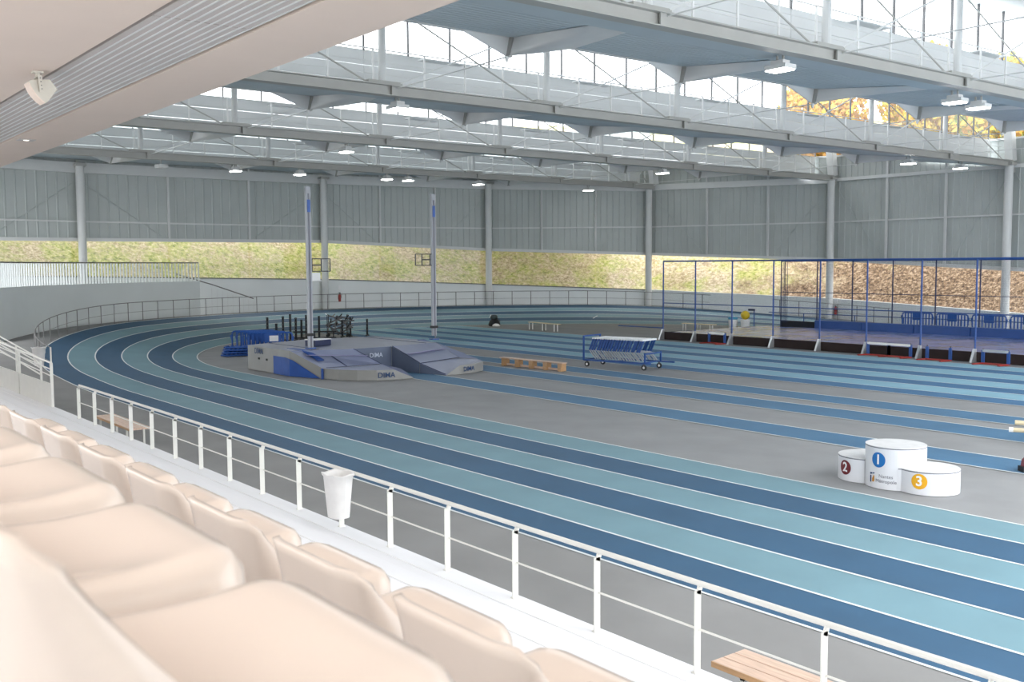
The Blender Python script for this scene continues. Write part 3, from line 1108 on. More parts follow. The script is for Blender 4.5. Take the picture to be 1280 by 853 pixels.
# left guard with solid panels
gd = thing('guard_panel', 'cream guard with solid lower panels and rails at the left end of the stand', 'railing', (-29, 6.2, ZF))
for x0, x1 in ((-25.95, -29.2), (-29.32, -34.0)):
    MB().box(((x0 + x1) / 2, 6.2, ZF + 0.28), (abs(x1 - x0), 0.04, 0.56)).build('panel', M_RAILW, gd, world=True)
for x, zt in ((-25.93, 1.72), (-29.26, 1.84), (-33.8, 1.95)):
    MB().box((x, 6.2, (ZF + zt) / 2), (0.06, 0.06, zt - ZF)).build('post', M_RAILW, gd, world=True)
for dz in (0.0, -0.16, -0.32):
    MB().tube((-25.9, 6.2, 1.72 + dz), (-34.0, 6.2, 1.99 + dz * 0.8), 0.024 if dz == 0 else 0.014, 8).build('rail', M_RAILW, gd, world=True)
st2 = thing('stair_handrail', 'short cream sloping handrail with posts behind the left guard panels', 'railing', (-29, 6.6, ZF))
for dz in (0.0, -0.12, -0.24, -0.42):
    MB().tube((-28.4, 6.55, 1.62 + dz), (-34.0, 6.55, 2.02 + dz * 1.0), 0.02, 8).build('rail', M_RAILW, st2, world=True)
for x, zt in ((-28.45, 1.62), (-31.2, 1.80)):
    MB().box((x, 6.55, zt / 2), (0.05, 0.05, zt)).build('post', M_RAILW, st2, world=True)


# bin on the rail
def bin_mesh(t, h, r0, r1, rot):
    b = MB()
    n = 20
    rows_ = []
    for f in (0.0, 0.03, 0.3, 0.6, 0.93, 0.97, 1.0, 0.985, 0.6, 0.1):
        inner_ = f in (0.985,) or (len(rows_) > 6)
        rr = lerp(r0, r1, f) + (0.022 if f in (0.97, 1.0) and not inner_ else 0) - (0.015 if inner_ else 0)
        rows_.append([(rr * 1.0 * math.copysign(abs(math.cos(2 * PI * j / n)) ** 0.75, math.cos(2 * PI * j / n)), rr * 0.82 * math.copysign(abs(math.sin(2 * PI * j / n)) ** 0.75, math.sin(2 * PI * j / n)),
                       h * f + (0.012 * math.sin(5 * 2 * PI * j / n) if f > 0.9 else 0)) for j in range(n + 1)])
    b.grid(rows_)
    b.add([p for p in rows_[0][:-1]], [tuple(range(n - 1, -1, -1))])
    b.add([p for p in rows_[-1][:-1]], [tuple(range(n))])
    o_ = b.build('bin_bag', M_BIN, t, smooth=True)
    return o_


bn = thing('waste_bin', 'white waste bin with a plastic liner hung on the stand railing', 'bin', (-11.22, 5.99, 0.86))
bin_mesh(bn, 0.56, 0.145, 0.20, 0)
MB().box((0, 0.15, 0.42), (0.06, 0.04, 0.10)).build('hook', M_RAILW, bn)
bn2 = thing('waste_bin', 'white waste bin hung at the end of the curved track rail', 'bin', (-38.75, 8.87, 0.52), rz=0.25)
bin_mesh(bn2, 0.66, 0.16, 0.25, 0)
MB().box((0, 0.18, 0.5), (0.06, 0.10, 0.10)).build('hook', M_RAILW, bn2)

# ------------------------------------------------------------------ rail around the bend
br = thing('track_railing', 'dark thin curved railing running around the outside of the banked bend', 'railing', (-60, 33.8, 1.0))
OFFR = 24.7 - TR


def rail_at(deg, dz):
    a = math.radians(deg)
    s = a * TR
    p = track_pt(s, OFFR, 0.0)
    return (p[0], p[1], p[2] + dz)


d0 = 1.3
d1 = 186.0
pts_t, pts_m, pts_b = [], [], []
d = d0
while d <= d1:
    pts_t.append(rail_at(d, 1.04))
    pts_m.append(rail_at(d, 0.52))
    pts_b.append(rail_at(d, 0.06))
    d += 1.0
for pts, r in ((pts_t, 0.019), (pts_m, 0.009), (pts_b, 0.009)):
    MB().path(pts, r, 8).build('rail', M_RAILG, br, world=True, smooth=True)
d = 22.35
while d < d1:
    p = rail_at(d, 0.0)
    MB().bar(p, (p[0], p[1], p[2] + 1.04), 0.03, 0.04).build('post', M_RAILG, br, world=True)
    d += 3.25
for dd in (1.35, 9.35, 12.6, 15.85, 19.1):
    p = rail_at(dd, 0.0)
    MB().bar((p[0], p[1], p[2] - 0.05), (p[0], p[1], p[2] + 1.04), 0.045, 0.06).build('post', M_RAILW if dd < 2 else M_RAILG, br, world=True)

# ------------------------------------------------------------------ benches
def slat_bench(x0, length, y0, label):
    t = thing('slatted_bench', label, 'bench', (x0, y0, 0.012))
    for k in range(3):
        bevel(MB().box((length / 2, 0.08 + k * 0.155, 0.425), (length, 0.145, 0.045)).build('slat', M_WOODL if k else M_WOODL, t), 0.006)
    for x in (0.32, length / 2, length - 0.32):
        for y in (0.05, 0.42):
            MB().box((x, y, 0.20), (0.04, 0.04, 0.40)).build('leg', M_RAILW, t)
        MB().box((x, 0.235, 0.38), (0.04, 0.41, 0.04)).build('crossbar', M_RAILW, t)
    MB().box((length / 2, 0.005, 0.42), (length, 0.012, 0.05)).build('front_edge', M_WOOD, t)
    return t


slat_bench(-5.86, 2.6, 6.82, 'slatted wooden bench on the grey strip behind the railing, cut by the bottom edge')
slat_bench(-25.2, 2.62, 6.95, 'slatted wooden bench on the grey strip behind the railing near the left guard')

gb_ = thing('gym_bench', 'long varnished wooden gym bench on the grey infield right of the vault mats', 'bench', (-30.33, 24.7, 0.009), rz=math.atan2(0.26, 3.47))
L_ = 3.55
bevel(MB().box((0, 0, 0.315), (L_, 0.26, 0.035)).build('seat_board', M_WOODL, gb_), 0.006)
MB().box((0, 0, 0.06), (L_ - 0.3, 0.05, 0.08)).build('stretcher', M_WOODL, gb_)
for k in range(5):
    x = lerp(-L_ / 2 + 0.22, L_ / 2 - 0.16, k / 4)
    mb = MB()
    mb.add([(x - 0.12, -0.11, 0.30), (x + 0.12, -0.11, 0.30), (x + 0.12, 0.11, 0.30), (x - 0.12, 0.11, 0.30),
            (x - 0.08, -0.15, 0.0), (x + 0.08, -0.15, 0.0), (x + 0.08, 0.15, 0.0), (x - 0.08, 0.15, 0.0)],
           [(0, 1, 2, 3), (7, 6, 5, 4), (4, 5, 1, 0), (5, 6, 2, 1), (6, 7, 3, 2), (7, 4, 0, 3)])
    mb.build('leg', M_WOOD, gb_)
for (x0, y0, ln, rz, lab) in ((-49.0, 39.75, 3.1, -0.10, 'thin pale bench with white legs standing on the far grey area beside the sprint lanes'),
                              (-41.6, 45.6, 2.4, 0.05, 'thin pale bench seen through the left end of the net cage')):
    t = thing('thin_bench', lab, 'bench', (x0, y0, 0.009), rz=rz)
    MB().box((ln / 2, 0, 0.45), (ln, 0.32, 0.04)).build('seat_board', M_CREAM, t)
    for x in (0.1, ln / 2, ln - 0.3):
        for y in (-0.12, 0.12):
            MB().box((x, y, 0.215), (0.05, 0.05, 0.43)).build('leg', M_WHITE, t)

# ------------------------------------------------------------------ podium
V = Vector((0.49, -0.87)).normalized()
RV = Vector((0.87, 0.49)).normalized()


def wrap(me, c, r, th0, zc, name, m, parent, out=0.004):
    """bend a flat mesh (x right, y up) around the upright cylinder c, r facing angle th0"""
    me = me.copy()
    for v in me.vertices:
        th = th0 + v.co.x / r
        rr = r + out + v.co.z
        p = Vector(c) + V * (rr * math.cos(th)) + RV * (rr * math.sin(th))
        v.co = (p.x - parent.location.x, p.y - parent.location.y, zc + v.co.y)
    me.materials.clear()
    me.materials.append(m)
    return link(name, me, parent)


def disc_mesh(r, n=32, rings=4):
    mb = MB()
    rows_ = []
    for i in range(rings + 1):
        rows_.append([(r * i / rings * math.cos(2 * PI * j / n), r * i / rings * math.sin(2 * PI * j / n), 0) for j in range(n + 1)])
    mb.grid(rows_)
    return mb.mesh('disc', M_DB)


c3, c1, c2 = (-9.36, 16.60), (-9.95, 16.53), (-10.60, 16.66)
RP = 0.52


def crescent(c, cut, r):
    """circle c minus the circle cut (same radius), as a polygon"""
    pts = []
    n = 64
    for i in range(n):
        a = 2 * PI * i / n
        p = Vector((c[0] + r * math.cos(a), c[1] + r * math.sin(a)))
        d = p - Vector(cut)
        if d.length < r + 0.006:
            # slide onto the neighbour's wall
            q = Vector(c)
            dirv = (p - Vector(cut))
            pts.append(tuple(Vector(cut) + dirv.normalized() * (r + 0.006)) if dirv.length > 1e-6 else tuple(p))
        else:
            pts.append(tuple(p))
    return pts


for (c, h, cut, num, dm, th, zc, lab) in ((c1, 0.76, None, '1', M_DB, -0.56, 0.515, 'tall white podium block with blue number one disc, middle of three'),
                                      (c2, 0.46, c1, '2', M_DR, -0.78, 0.245, 'low white podium block with maroon number two disc, left of three'),
                                      (c3, 0.42, c1, '3', M_DY, -0.28, 0.235, 'low white podium block with yellow number three disc, right of three')):
    t = thing('podium_block', lab, 'podium', (c[0], c[1], 0.009))
    poly = crescent(c, cut, RP) if cut else [(c[0] + RP * math.cos(2 * PI * i / 64), c[1] + RP * math.sin(2 * PI * i / 64)) for i in range(64)]
    MB().prism(poly, 0.009, h - 0.03).build('body', M_PODW, t, world=True)
    MB().prism(poly, h - 0.03, h - 0.012).build('edge_band', M_SIGNG, t, world=True).scale = (1, 1, 1)
    ins = [(c[0] + (p[0] - c[0]) * 1.002, c[1] + (p[1] - c[1]) * 1.002) for p in poly]
    MB().prism(ins, h - 0.012, h).build('top_board', M_PODTOP, t, world=True)
    rr = 0.135
    wrap(disc_mesh(rr), c, RP, th, zc, 'number_disc', dm, t, 0.003)
    wrap(text_mesh(num, 0.24, 0.0, 0.006), c, RP, th, zc, 'number', M_SIGNW, t, 0.006)
    if num == '1':
        tx = text_mesh('Nantes\nM\u00e9tropole', 0.088)
        wrap(tx, c, RP, -0.285, 0.185, 'lettering', M_SIGNG, t, 0.003)
        lg = MB()
        lg.add([(-0.055, -0.09, 0), (-0.02, -0.09, 0), (-0.02, 0.035, 0), (-0.055, 0.035, 0)], [(0, 1, 2, 3)])
        lg.add([(-0.055, 0.045, 0), (0.055, 0.075, 0), (0.06, 0.09, 0), (-0.055, 0.085, 0)], [(0, 1, 2, 3)])
        wrap(lg.mesh('emblem', M_SIGNN), c, RP, -0.80, 0.185, 'emblem', M_SIGNN, t, 0.003)
        lg = MB()
        lg.add([(0.0, -0.075, 0), (0.05, -0.075, 0), (0.05, 0.03, 0), (0.035, 0.05, 0), (0.0, -0.02, 0)], [(0, 1, 2, 3, 4)])
        wrap(lg.mesh('emblem', M_SIGNO), c, RP, -0.80, 0.185, 'emblem', M_SIGNO, t, 0.003)

# ------------------------------------------------------------------ pole vault landing mats
pm = thing('vault_landing_mat', 'large lavender topped pole vault landing mat with grey sides and a front notch', 'mat', (-34.5, 19.5, 0.009))
mats4 = [M_MATSIDE, M_MATTOP, M_MATIN, M_MATFLAP, M_LILAC]
main = [(-33.75, 16.18), (-33.0, 18.35), (-33.1, 20.05), (-33.6, 22.4), (-38.3, 22.4), (-38.7, 19.4), (-37.45, 16.15)]
mb = MB()
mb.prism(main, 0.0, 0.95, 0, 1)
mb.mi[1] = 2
o = mb.build('main_pad', mats4, pm, world=True)
bevel(o, 0.05, 2)
# left wing
mb = MB()
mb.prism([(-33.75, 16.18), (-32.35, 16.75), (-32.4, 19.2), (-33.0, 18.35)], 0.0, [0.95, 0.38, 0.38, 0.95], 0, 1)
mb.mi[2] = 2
bevel(mb.build('left_wing', mats4, pm, world=True), 0.03)
mb = MB()
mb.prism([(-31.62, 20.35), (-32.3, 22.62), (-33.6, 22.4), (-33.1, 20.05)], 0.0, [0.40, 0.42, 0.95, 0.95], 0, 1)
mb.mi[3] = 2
bevel(mb.build('right_wing', mats4, pm, world=True), 0.03)
mb = MB()
mb.prism([(-32.3, 22.63), (-31.75, 23.15), (-35.8, 23.25), (-38.2, 22.42), (-33.6, 22.42)], 0.0, [0.42, 0.36, 0.90, 0.93, 0.95], 0, 1)
bevel(mb.build('outer_wing', mats4, pm, world=True), 0.03)
# front pads
mb = MB()
lp = [(-32.32, 16.76), (-31.6, 16.95), (-30.95, 17.35), (-30.55, 17.9), (-30.40, 18.5), (-30.36, 19.3), (-31.2, 19.28), (-32.36, 19.2)]
mb.prism(lp, 0.0, [0.38, 0.385, 0.385, 0.38, 0.37, 0.03, 0.30, 0.37], 0, 1)
bevel(mb.build('front_pad', mats4, pm, world=True), 0.03)
mb = MB()
rp = [(-31.60, 20.34), (-30.38, 20.7), (-30.38, 21.3), (-30.55, 22.1), (-30.95, 22.8), (-31.65, 23.14), (-32.28, 22.62)]
mb.prism(rp, 0.0, [0.38, 0.02, 0.34, 0.345, 0.35, 0.35, 0.40], 0, 1)
mb.mi[0] = 2
bevel(mb.build('front_pad', mats4, pm, world=True), 0.03)
# lilac bands on the slopes
for q in (((-33.2, 16.55, 0.815), (-32.65, 18.75, 0.70)), ((-32.35, 20.32, 0.70), (-32.95, 22.35, 0.74))):
    MB().bar(q[0], q[1], 0.12, 0.012).build('band', M_LILAC, pm, world=True)
# seams
for q in (((-33.7, 17.3, 0.955), (-38.0, 17.2, 0.955)), ((-33.68, 17.4, 0.95), (-32.4, 17.75, 0.39)), ((-33.55, 21.9, 0.957), (-38.2, 21.8, 0.957)), ((-33.5, 21.95, 0.94), (-32.3, 22.3, 0.42)), ((-32.38, 16.9, 0.395), (-32.40, 19.1, 0.385))):
    MB().bar(q[0], q[1], 0.05, 0.012).build('seam', M_NAVY, pm, world=True)
# blue flap on the near side
fl = MB()
fy = lambda x: 16.16 - 0.012 if x < -33.75 else 16.18 + (x + 33.75) / 1.40 * 0.57 - 0.014
fp = [(-35.05, 0.03), (-32.40, 0.02), (-33.6, 0.62), (-34.0, 0.70), (-35.05, 0.70)]
fq = [(-35.05, 0.03), (-33.75, 0.03), (-32.40, 0.02), (-33.6, 0.62), (-33.75, 0.66), (-34.0, 0.70), (-35.05, 0.70)]
fl.add([(p[0], fy(p[0]) - 0.03, p[1]) for p in fq], [(0, 1, 4, 5, 6), (1, 2, 3, 4)])
fl.build('side_flap', M_MATFLAP, pm, world=True)
MB().box((-32.34, 16.72, 0.19), (0.09, 0.06, 0.38)).build('corner_strap', M_MATFLAP, pm, world=True)
for x in (-36.4, -35.7):
    MB().box((x, 16.145, 0.50), (0.12, 0.02, 0.07)).build('vent', M_BLACK, pm, world=True)


def place_text(body, size, p, xdir, parent, m, name='lettering', updir=(0, 0, 1)):
    me = text_mesh(body, size, 0.002, 0.003)
    xd = Vector(xdir).normalized()
    up = Vector(updir)
    zd = xd.cross(up).normalized()
    up = zd.cross(xd)
    off_ = Vector(parent.location)
    for v in me.vertices:
        v.co = Vector(p) - off_ + xd * v.co.x + up * v.co.y + zd * v.co.z
    me.materials.clear()
    me.materials.append(m)
    return link(name, me, parent)


place_text('DIMA', 0.30, (-36.35, 16.12, 0.78), (1, 0.02, 0), pm, M_SIGNN)
place_text('DIMA', 0.26, (-30.435, 18.22, 0.19), (0.25, 1, 0), pm, M_SIGNN)
place_text('DIMA', 0.24, (-30.42, 21.75, 0.18), (-0.2, 1, 0), pm, M_SIGNN)
place_text('DIMA', 0.24, (-32.97, 19.3, 0.66), (-0.06, 1, 0), pm, M_PALE)
# edge piping and inner seams of the wings
for q in (((-33.05, 20.06, 0.96), (-31.64, 20.37, 0.41)), ((-31.62, 20.36, 0.39), (-32.28, 22.6, 0.43)), ((-33.0, 18.36, 0.96), (-32.4, 19.18, 0.39)), ((-31.6, 20.38, 0.38), (-30.44, 20.72, 0.05))):
    MB().bar(q[0], q[1], 0.035, 0.02).build('piping', M_NAVY, pm, world=True)
# slots for the uprights
for (a, b) in (((-34.9, 16.75, 0.95), (-33.9, 16.85, 0.95)), ):
    MB().bar((-34.9, 16.75, 0.955), (-33.78, 16.68, 0.955), 0.28, 0.02).build('slot_cover', M_MATFLAP, pm, world=True)
MB().bar((-33.68, 16.72, 0.95), (-32.85, 16.95, 0.63), 0.28, 0.03).build('slot_cover', M_MATFLAP, pm, world=True)
MB().bar((-35.4, 22.85, 0.94), (-32.6, 22.95, 0.52), 0.34, 0.02).build('slot_cover', M_MATFLAP, pm, world=True)

bx = thing('equipment_box', 'navy box with a white lid on the vault mat by the left upright', 'box', (-35.2, 18.05, 0.962), rz=0.3)
bevel(MB().box((0, 0, 0.115), (0.55, 0.85, 0.23)).build('body', M_NAVY, bx), 0.015)
MB().box((0, 0, 0.245), (0.57, 0.87, 0.03)).build('lid', M_SIGNW, bx)

for (x, y, zf, sgn, lab) in ((-33.85, 17.05, 0.55, 1, 'tall silver pole vault upright standing at the left of the mats'),
                             (-34.6, 23.0, 0.75, -1, 'tall silver pole vault upright standing at the right of the mats')):
    zt = 6.90 if sgn > 0 else 6.90
    t = thing('vault_upright', lab, 'upright', (x, y, 0.97 if sgn > 0 else 0.92))
    mb = MB()
    mb.box((x, y, (zf + zt) / 2 + 0.2), (0.13, 0.17, zt - zf - 0.4))
    mb.build('mast', M_MAST, t, world=True)
    MB().box((x + 0.075, y - 0.0, (zf + zt) / 2), (0.02, 0.05, zt - zf - 0.5)).build('scale_strip', M_SIGNG, t, world=True)
    MB().box((x + 0.08, y, 6.2), (0.012, 0.12, 0.45)).build('blue_tape', M_BLUEP, t, world=True)
    MB().box((x, y, 1.5), (0.20, 0.26, 0.10)).build('clamp', M_BLACK, t, world=True)
    MB().box((x, y, 1.0), (0.30, 0.30, 0.05)).build('foot_plate', M_BLUE, t, world=True)
    # bar carrier frame: black rods
    f = MB()
    yo = y + sgn * 0.08
    y1_ = y + sgn * (0.86 if sgn > 0 else 0.86)
    za, zb_ = (3.82, 4.28) if sgn > 0 else (4.02, 4.47)
    for z in (za, zb_):
        f.bar((x, yo, z), (x, y1_, z), 0.035)
    for u in ((0.12, 0.50, 0.86) if sgn > 0 else (0.16, 0.55, 0.86)):
        f.bar((x, y + sgn * u, za), (x, y + sgn * u, zb_), 0.035)
    f.bar((x, y + sgn * 0.14, (za + zb_) / 2), (x, y + sgn * 0.5, (za + zb_) / 2), 0.07, 0.05)
    f.build('bar_carrier', M_BLACKP, t, world=True)
    if sgn > 0:
        MB().box((x, y + 0.28, 3.62), (0.012, 0.34, 0.30)).build('notice_sheet', M_WHITE, t, world=True)

# ------------------------------------------------------------------ plastic crowd barriers
def barrier(loc, rz, label, group, tilt=0.0):
    t = thing('crowd_barrier', label, 'barrier', loc, rz, group)
    W_, H_ = 1.95, 0.98
    fr = MB()
    pts = []
    r = 0.14
    for cx, cz, a0 in ((W_ / 2 - r, 0.22 + r, -90), (W_ / 2 - r, H_ - r, 0), (-W_ / 2 + r, H_ - r, 90), (-W_ / 2 + r, 0.22 + r, 180)):
        for i in range(5):
            a = math.radians(a0 + 90 * i / 4)
            pts.append((cx + r * math.cos(a), 0, cz + r * math.sin(a)))
    pts.append(pts[0])
    fr.path(pts, 0.042, 6)
    ob = [fr.build('frame', M_BLUEP, t)]
    for k in range(9):
        x = lerp(-W_ / 2 + 0.2, W_ / 2 - 0.2, k / 8)
        if 3 <= k <= 5:
            ob.append(MB().bar((x, 0, 0.22), (x, 0, 0.56), 0.06, 0.05).build('baluster', M_BLUEP, t))
        else:
            ob.append(MB().bar((x, 0, 0.22), (x, 0, H_ - 0.04), 0.085, 0.05).build('baluster', M_BLUEP, t))
    ob.append(MB().box((0, 0, 0.75), (0.58, 0.05, 0.40)).build('plate', M_BLUEP, t))
    for sx in (-0.62, 0.62):
        ft = MB()
        ft.add([(sx - 0.05, -0.28, 0), (sx + 0.05, -0.28, 0), (sx + 0.05, 0.28, 0), (sx - 0.05, 0.28, 0), (sx - 0.04, -0.04, 0.24), (sx + 0.04, -0.04, 0.24), (sx + 0.04, 0.04, 0.24), (sx - 0.04, 0.04, 0.24)],
               [(3, 2, 1, 0), (4, 5, 6, 7), (0, 1, 5, 4), (1, 2, 6, 5), (2, 3, 7, 6), (3, 0, 4, 7)])
        ft.box((sx, 0, 0.03), (0.22, 0.10, 0.06))
        ob.append(ft.build('foot', M_BLUEP, t))
    for k in (-1, 1):
        ob.append(MB().bar((k * (W_ / 2 + 0.01), 0, 0.55), (k * (W_ / 2 + 0.07), 0, 0.80), 0.05, 0.06).build('hook', M_BLUEP, t))
    return t


for k, (x, nm) in enumerate(((-33.05, 'first from the left'), (-30.85, 'second from the left'), (-28.65, 'third from the left'), (-26.45, 'fourth from the left'))):
    barrier((x, 56.9, 0.0), random.uniform(-0.03, 0.03), 'blue plastic crowd barrier behind the net cage, %s' % nm, 'crowd barriers behind the cage')
# pile beside the mats
for k in range(4):
    t = barrier((-43.3 - 0.64 * k, 19.8 + 0.02 * (k % 2), 0.0), math.radians(66), 'blue crowd barrier upright in the row behind the mats, %s from the front' % ORD[k], 'barriers stored behind the mats')
    if k == 0:
        MB().box((0.15, -0.05, 0.72), (0.40, 0.02, 0.26)).build('white_label', M_SIGNW, t)
for k in range(4):
    t = barrier((-44.6 + 0.08 * k, 18.25, 0.06 + 0.16 * k), 0.35 + 0.05 * k, 'blue crowd barrier lying flat in the low pile left of the mats, %s from below' % ORD[k], 'barriers lying flat')
    for ch in list(t.children):
        if ch.name.startswith('foot'):
            bpy.data.objects.remove(ch)
    t.rotation_euler = (math.radians(90), 0, math.radians(72))
    t.location = (-43.9 + 0.05 * k, 18.75 + 0.03 * k, 0.06 + 0.12 * k)

# ------------------------------------------------------------------ peg stands and trolley behind the mats
pegs = [(334.5, 399), (345.5, 405.5), (354, 400), (363, 398), (370, 402), (377, 404), (383, 400), (399, 401), (428, 406), (438, 403.5), (459, 406)]
PEGX = [(-51.5, 24.0), (-51.9, 24.7), (-50.4, 24.3), (-50.6, 24.9), (-49.6, 24.7), (-49.3, 25.0), (-50.2, 25.9), (-49.4, 26.4), (-50.2, 28.7), (-51.0, 29.7), (-51.3, 31.3)]
_cam = Vector((0, 0, CAMZ))


def px_dir(x, y):
    return _F + _R2 * ((x - 640) / F_PX) + _U2 * ((426.5 - y) / F_PX)


for k, ((px, py), q) in enumerate(zip(pegs, PEGX)):
    h = [1.30, 0.95, 1.32, 1.42, 1.22, 1.10, 1.34, 1.25, 0.98, 1.12, 0.98][k]
    d_ = px_dir(px, 415)
    s_ = -50.5 / d_.x if k < 7 else (-50.8 / d_.x)
    x, y = d_.x * s_, d_.y * s_
    t = thing('peg_stand', 'black upright peg stand behind the vault mats, %s from the left' % ORD[k], 'stand', (x, y, 0.009), rz=0.9, group='peg stands behind the mats')
    MB().box((0, 0, h / 2), (0.10, 0.10, h)).build('post', M_BLACKP, t)
    MB().box((0, 0, 0.03), (0.12, 0.7, 0.06)).build('base', M_BLACKP, t)
    for j in range(int(h / 0.22)):
        sgn = 1 if k % 2 else -1
        MB().bar((0, 0, h - 0.05 - 0.2 * j), (0.0, 0.24 * sgn, h - 0.03 - 0.2 * j), 0.045).build('peg', M_BLACKP, t)
rk = thing('base_rail', 'low black double rail running between the peg stands', 'rack', (-49.9, 25.4, 0.009), rz=1.05)
for z in (0.12, 0.45):
    MB().box((0, 0, z), (2.3, 0.06, 0.08)).build('rail', M_BLACKP, rk)
for x in (-1.0, 0, 1.0):
    MB().box((x, 0, 0.24), (0.06, 0.06, 0.46)).build('leg', M_BLACKP, rk)

tb = thing('block_trolley', 'dark trolley heaped with black starting blocks behind the vault mats', 'trolley', (-51.2, 27.5, 0.009), rz=0.95)
MB().box((0, 0, 0.22), (1.2, 0.6, 0.05)).build('platform', M_BLACKP, tb)
for x in (-0.55, 0.55):
    for y in (-0.25, 0.25):
        MB().bar((x, y, 0.2), (x, y, 1.25), 0.04).build('upright_tube', M_BLACKP, tb)
    MB().bar((x, -0.25, 1.25), (x, 0.25, 1.25), 0.04).build('top_tube', M_BLACKP, tb)
    for y in (-0.25, 0.25):
        o = MB().tube((x, y - 0.02, 0.09), (x, y + 0.02, 0.09), 0.085, 12).build('wheel', M_BLACK, tb)
for k in range(14):
    t = thing('starting_block', 'black metal starting block heaped on the dark trolley', 'starting block', (-51.2 + 0.06 * k - 0.25 - 0.04 * (k % 3), 27.15 + 0.055 * k, 0.27 + 0.2 * (k % 5)), rz=0.95 + 0.3 * math.sin(k * 2.1), group='starting blocks on the trolley')
    t.rotation_euler[1] = 0.5 * math.sin(k * 1.7)
    MB().box((0, 0, 0.05), (0.75, 0.09, 0.08)).build('rail', M_DARKSTEEL, t)
    for x in (-0.18, 0.2):
        MB().bar((x, 0, 0.06), (x + 0.12, 0, 0.24), 0.16, 0.05).build('pedal', M_BLACK if k % 2 else M_RAILG, t)

# bag on the far side
bg = thing('sports_bag', 'dark slumped sports bag with a white towel on the far grey floor', 'bag', (-53.3, 40.2, 0.009), rz=0.6)
b = MB()
b.lathe([(0.0, 0.0), (0.36, 0.0), (0.40, 0.10), (0.34, 0.30), (0.20, 0.48), (0.07, 0.56), (0.0, 0.57)], n=14)
b.build('body', M_BLACK, bg, smooth=True)
b = MB()
b.lathe([(0, 0), (0.24, 0.0), (0.27, 0.06), (0.15, 0.16), (0, 0.19)], (0.25, -0.38, 0), 12)
b.build('towel', M_BIN, bg, smooth=True)
b = MB()
b.lathe([(0, 0), (0.22, 0.0), (0.26, 0.12), (0.18, 0.24), (0, 0.27)], (0.0, -0.08, 0.48), 12)
b.build('top_flap', M_GREENG, bg, smooth=True)
MB().path([(0.3, -0.1, 0.2), (0.45, -0.15, 0.35), (0.3, -0.2, 0.5), (0.1, -0.2, 0.55)], 0.02, 6).build('strap', M_BLACK, bg)

# ------------------------------------------------------------------ hurdle trolley
ANG = math.radians(13)
hc = thing('hurdle_trolley', 'blue steel trolley on castors loaded with a row of hurdles', 'trolley', (-28.25, 27.55, 0.009), rz=ANG)
Lc, Wc = 2.9, 1.15
for y in (-Wc / 2, Wc / 2):
    x1_ = Lc / 2 + (0.35 if y > 0 else 0.0)
    MB().bar((-Lc / 2, y, 0.27), (x1_ + 0.15, y, 0.27), 0.06).build('side_rail', M_BLUE, hc)
for x in (-Lc / 2 + 0.02, 0.0, Lc / 2 - 0.25):
    MB().bar((x, -Wc / 2, 0.27), (x, Wc / 2, 0.27), 0.05).build('cross_rail', M_BLUE, hc)
for y in (-Wc / 2, Wc / 2):
    MB().bar((-Lc / 2, y, 0.25), (-Lc / 2, y, 1.22), 0.055).build('end_post', M_BLUE, hc)
    MB().bar((Lc / 2 - 0.1, y, 0.25), (Lc / 2 - 0.1, y, 0.66), 0.055).build('short_post', M_BLUE, hc)
MB().bar((-Lc / 2, -Wc / 2, 1.2), (-Lc / 2, Wc / 2, 1.2), 0.055).build('push_bar', M_BLUE, hc)
MB().bar((Lc / 2 - 0.1, -Wc / 2, 0.62), (Lc / 2 - 0.1, Wc / 2, 0.62), 0.05).build('end_bar', M_BLUE, hc)
MB().bar((-Lc / 2, 0.15, 0.62), (Lc / 2 - 0.1, 0.15, 0.62), 0.06, 0.05).build('carrier_rail', M_ALU, hc)
for x in (-Lc / 2 + 0.15, Lc / 2 - 0.15):
    for y in (-Wc / 2 + 0.02, Wc / 2 - 0.02):
        cs = MB().box((x, y, 0.20), (0.05, 0.07, 0.10)).build('caster_fork', M_DARKSTEEL, hc)
        w_ = MB()
        w_.tube((x, y - 0.025, 0.105), (x, y + 0.025, 0.105), 0.105, 16)
        w_.tube((x, y - 0.03, 0.105), (x, y + 0.03, 0.105), 0.05, 10, mi=1)
        w_.build('wheel', [M_BLACK, M_WHITE], hc)
ca_, sa_ = math.cos(ANG), math.sin(ANG)
hm = {}
ORD20 = ORD + ['thirteenth', 'fourteenth', 'fifteenth', 'sixteenth', 'seventeenth', 'eighteenth', 'nineteenth', 'twentieth']
NH = 20
for k in range(NH):
    xloc = lerp(-1.28, 1.0, k / (NH - 1)) + random.uniform(-0.02, 0.02)
    wx, wy = hc.location.x + xloc * ca_, hc.location.y + xloc * sa_
    t = thing('stacked_hurdle', 'blue and grey hurdle on the trolley, %s from its push bar' % ORD20[k], 'hurdle', (wx, wy, 0.66), rz=ANG, group='hurdles stacked on the trolley')
    if not hm:
        m_ = MB()
        m_.bar((0, -0.42, 0), (0.20, -0.42, 0.46), 0.05, 0.06)
        hm['post'] = m_.mesh('post', M_BLUE)
        m_ = MB()
        m_.bar((0.20, -0.5, 0.475), (0.20, 0.5, 0.475), 0.045, 0.06)
        hm['top_board'] = m_.mesh('top_board', M_SIGNW)
        m_ = MB()
        m_.bar((0, -0.44, 0.0), (0, 0.44, 0.0), 0.035, 0.035)
        hm['cross_tube'] = m_.mesh('cross_tube', M_ALU)
        m_ = MB()
        m_.bar((0.0, -0.42, 0), (0.30, -0.42, -0.33), 0.055, 0.03)
        hm['foot'] = m_.mesh('foot', M_ALU)
    link('post', hm['post'], t)
    link('post', hm['post'], t, (0, 0.84, 0))
    link('top_board', hm['top_board'], t)
    link('cross_tube', hm['cross_tube'], t)
    link('foot', hm['foot'], t)
    link('foot', hm['foot'], t, (0, 0.84, 0))

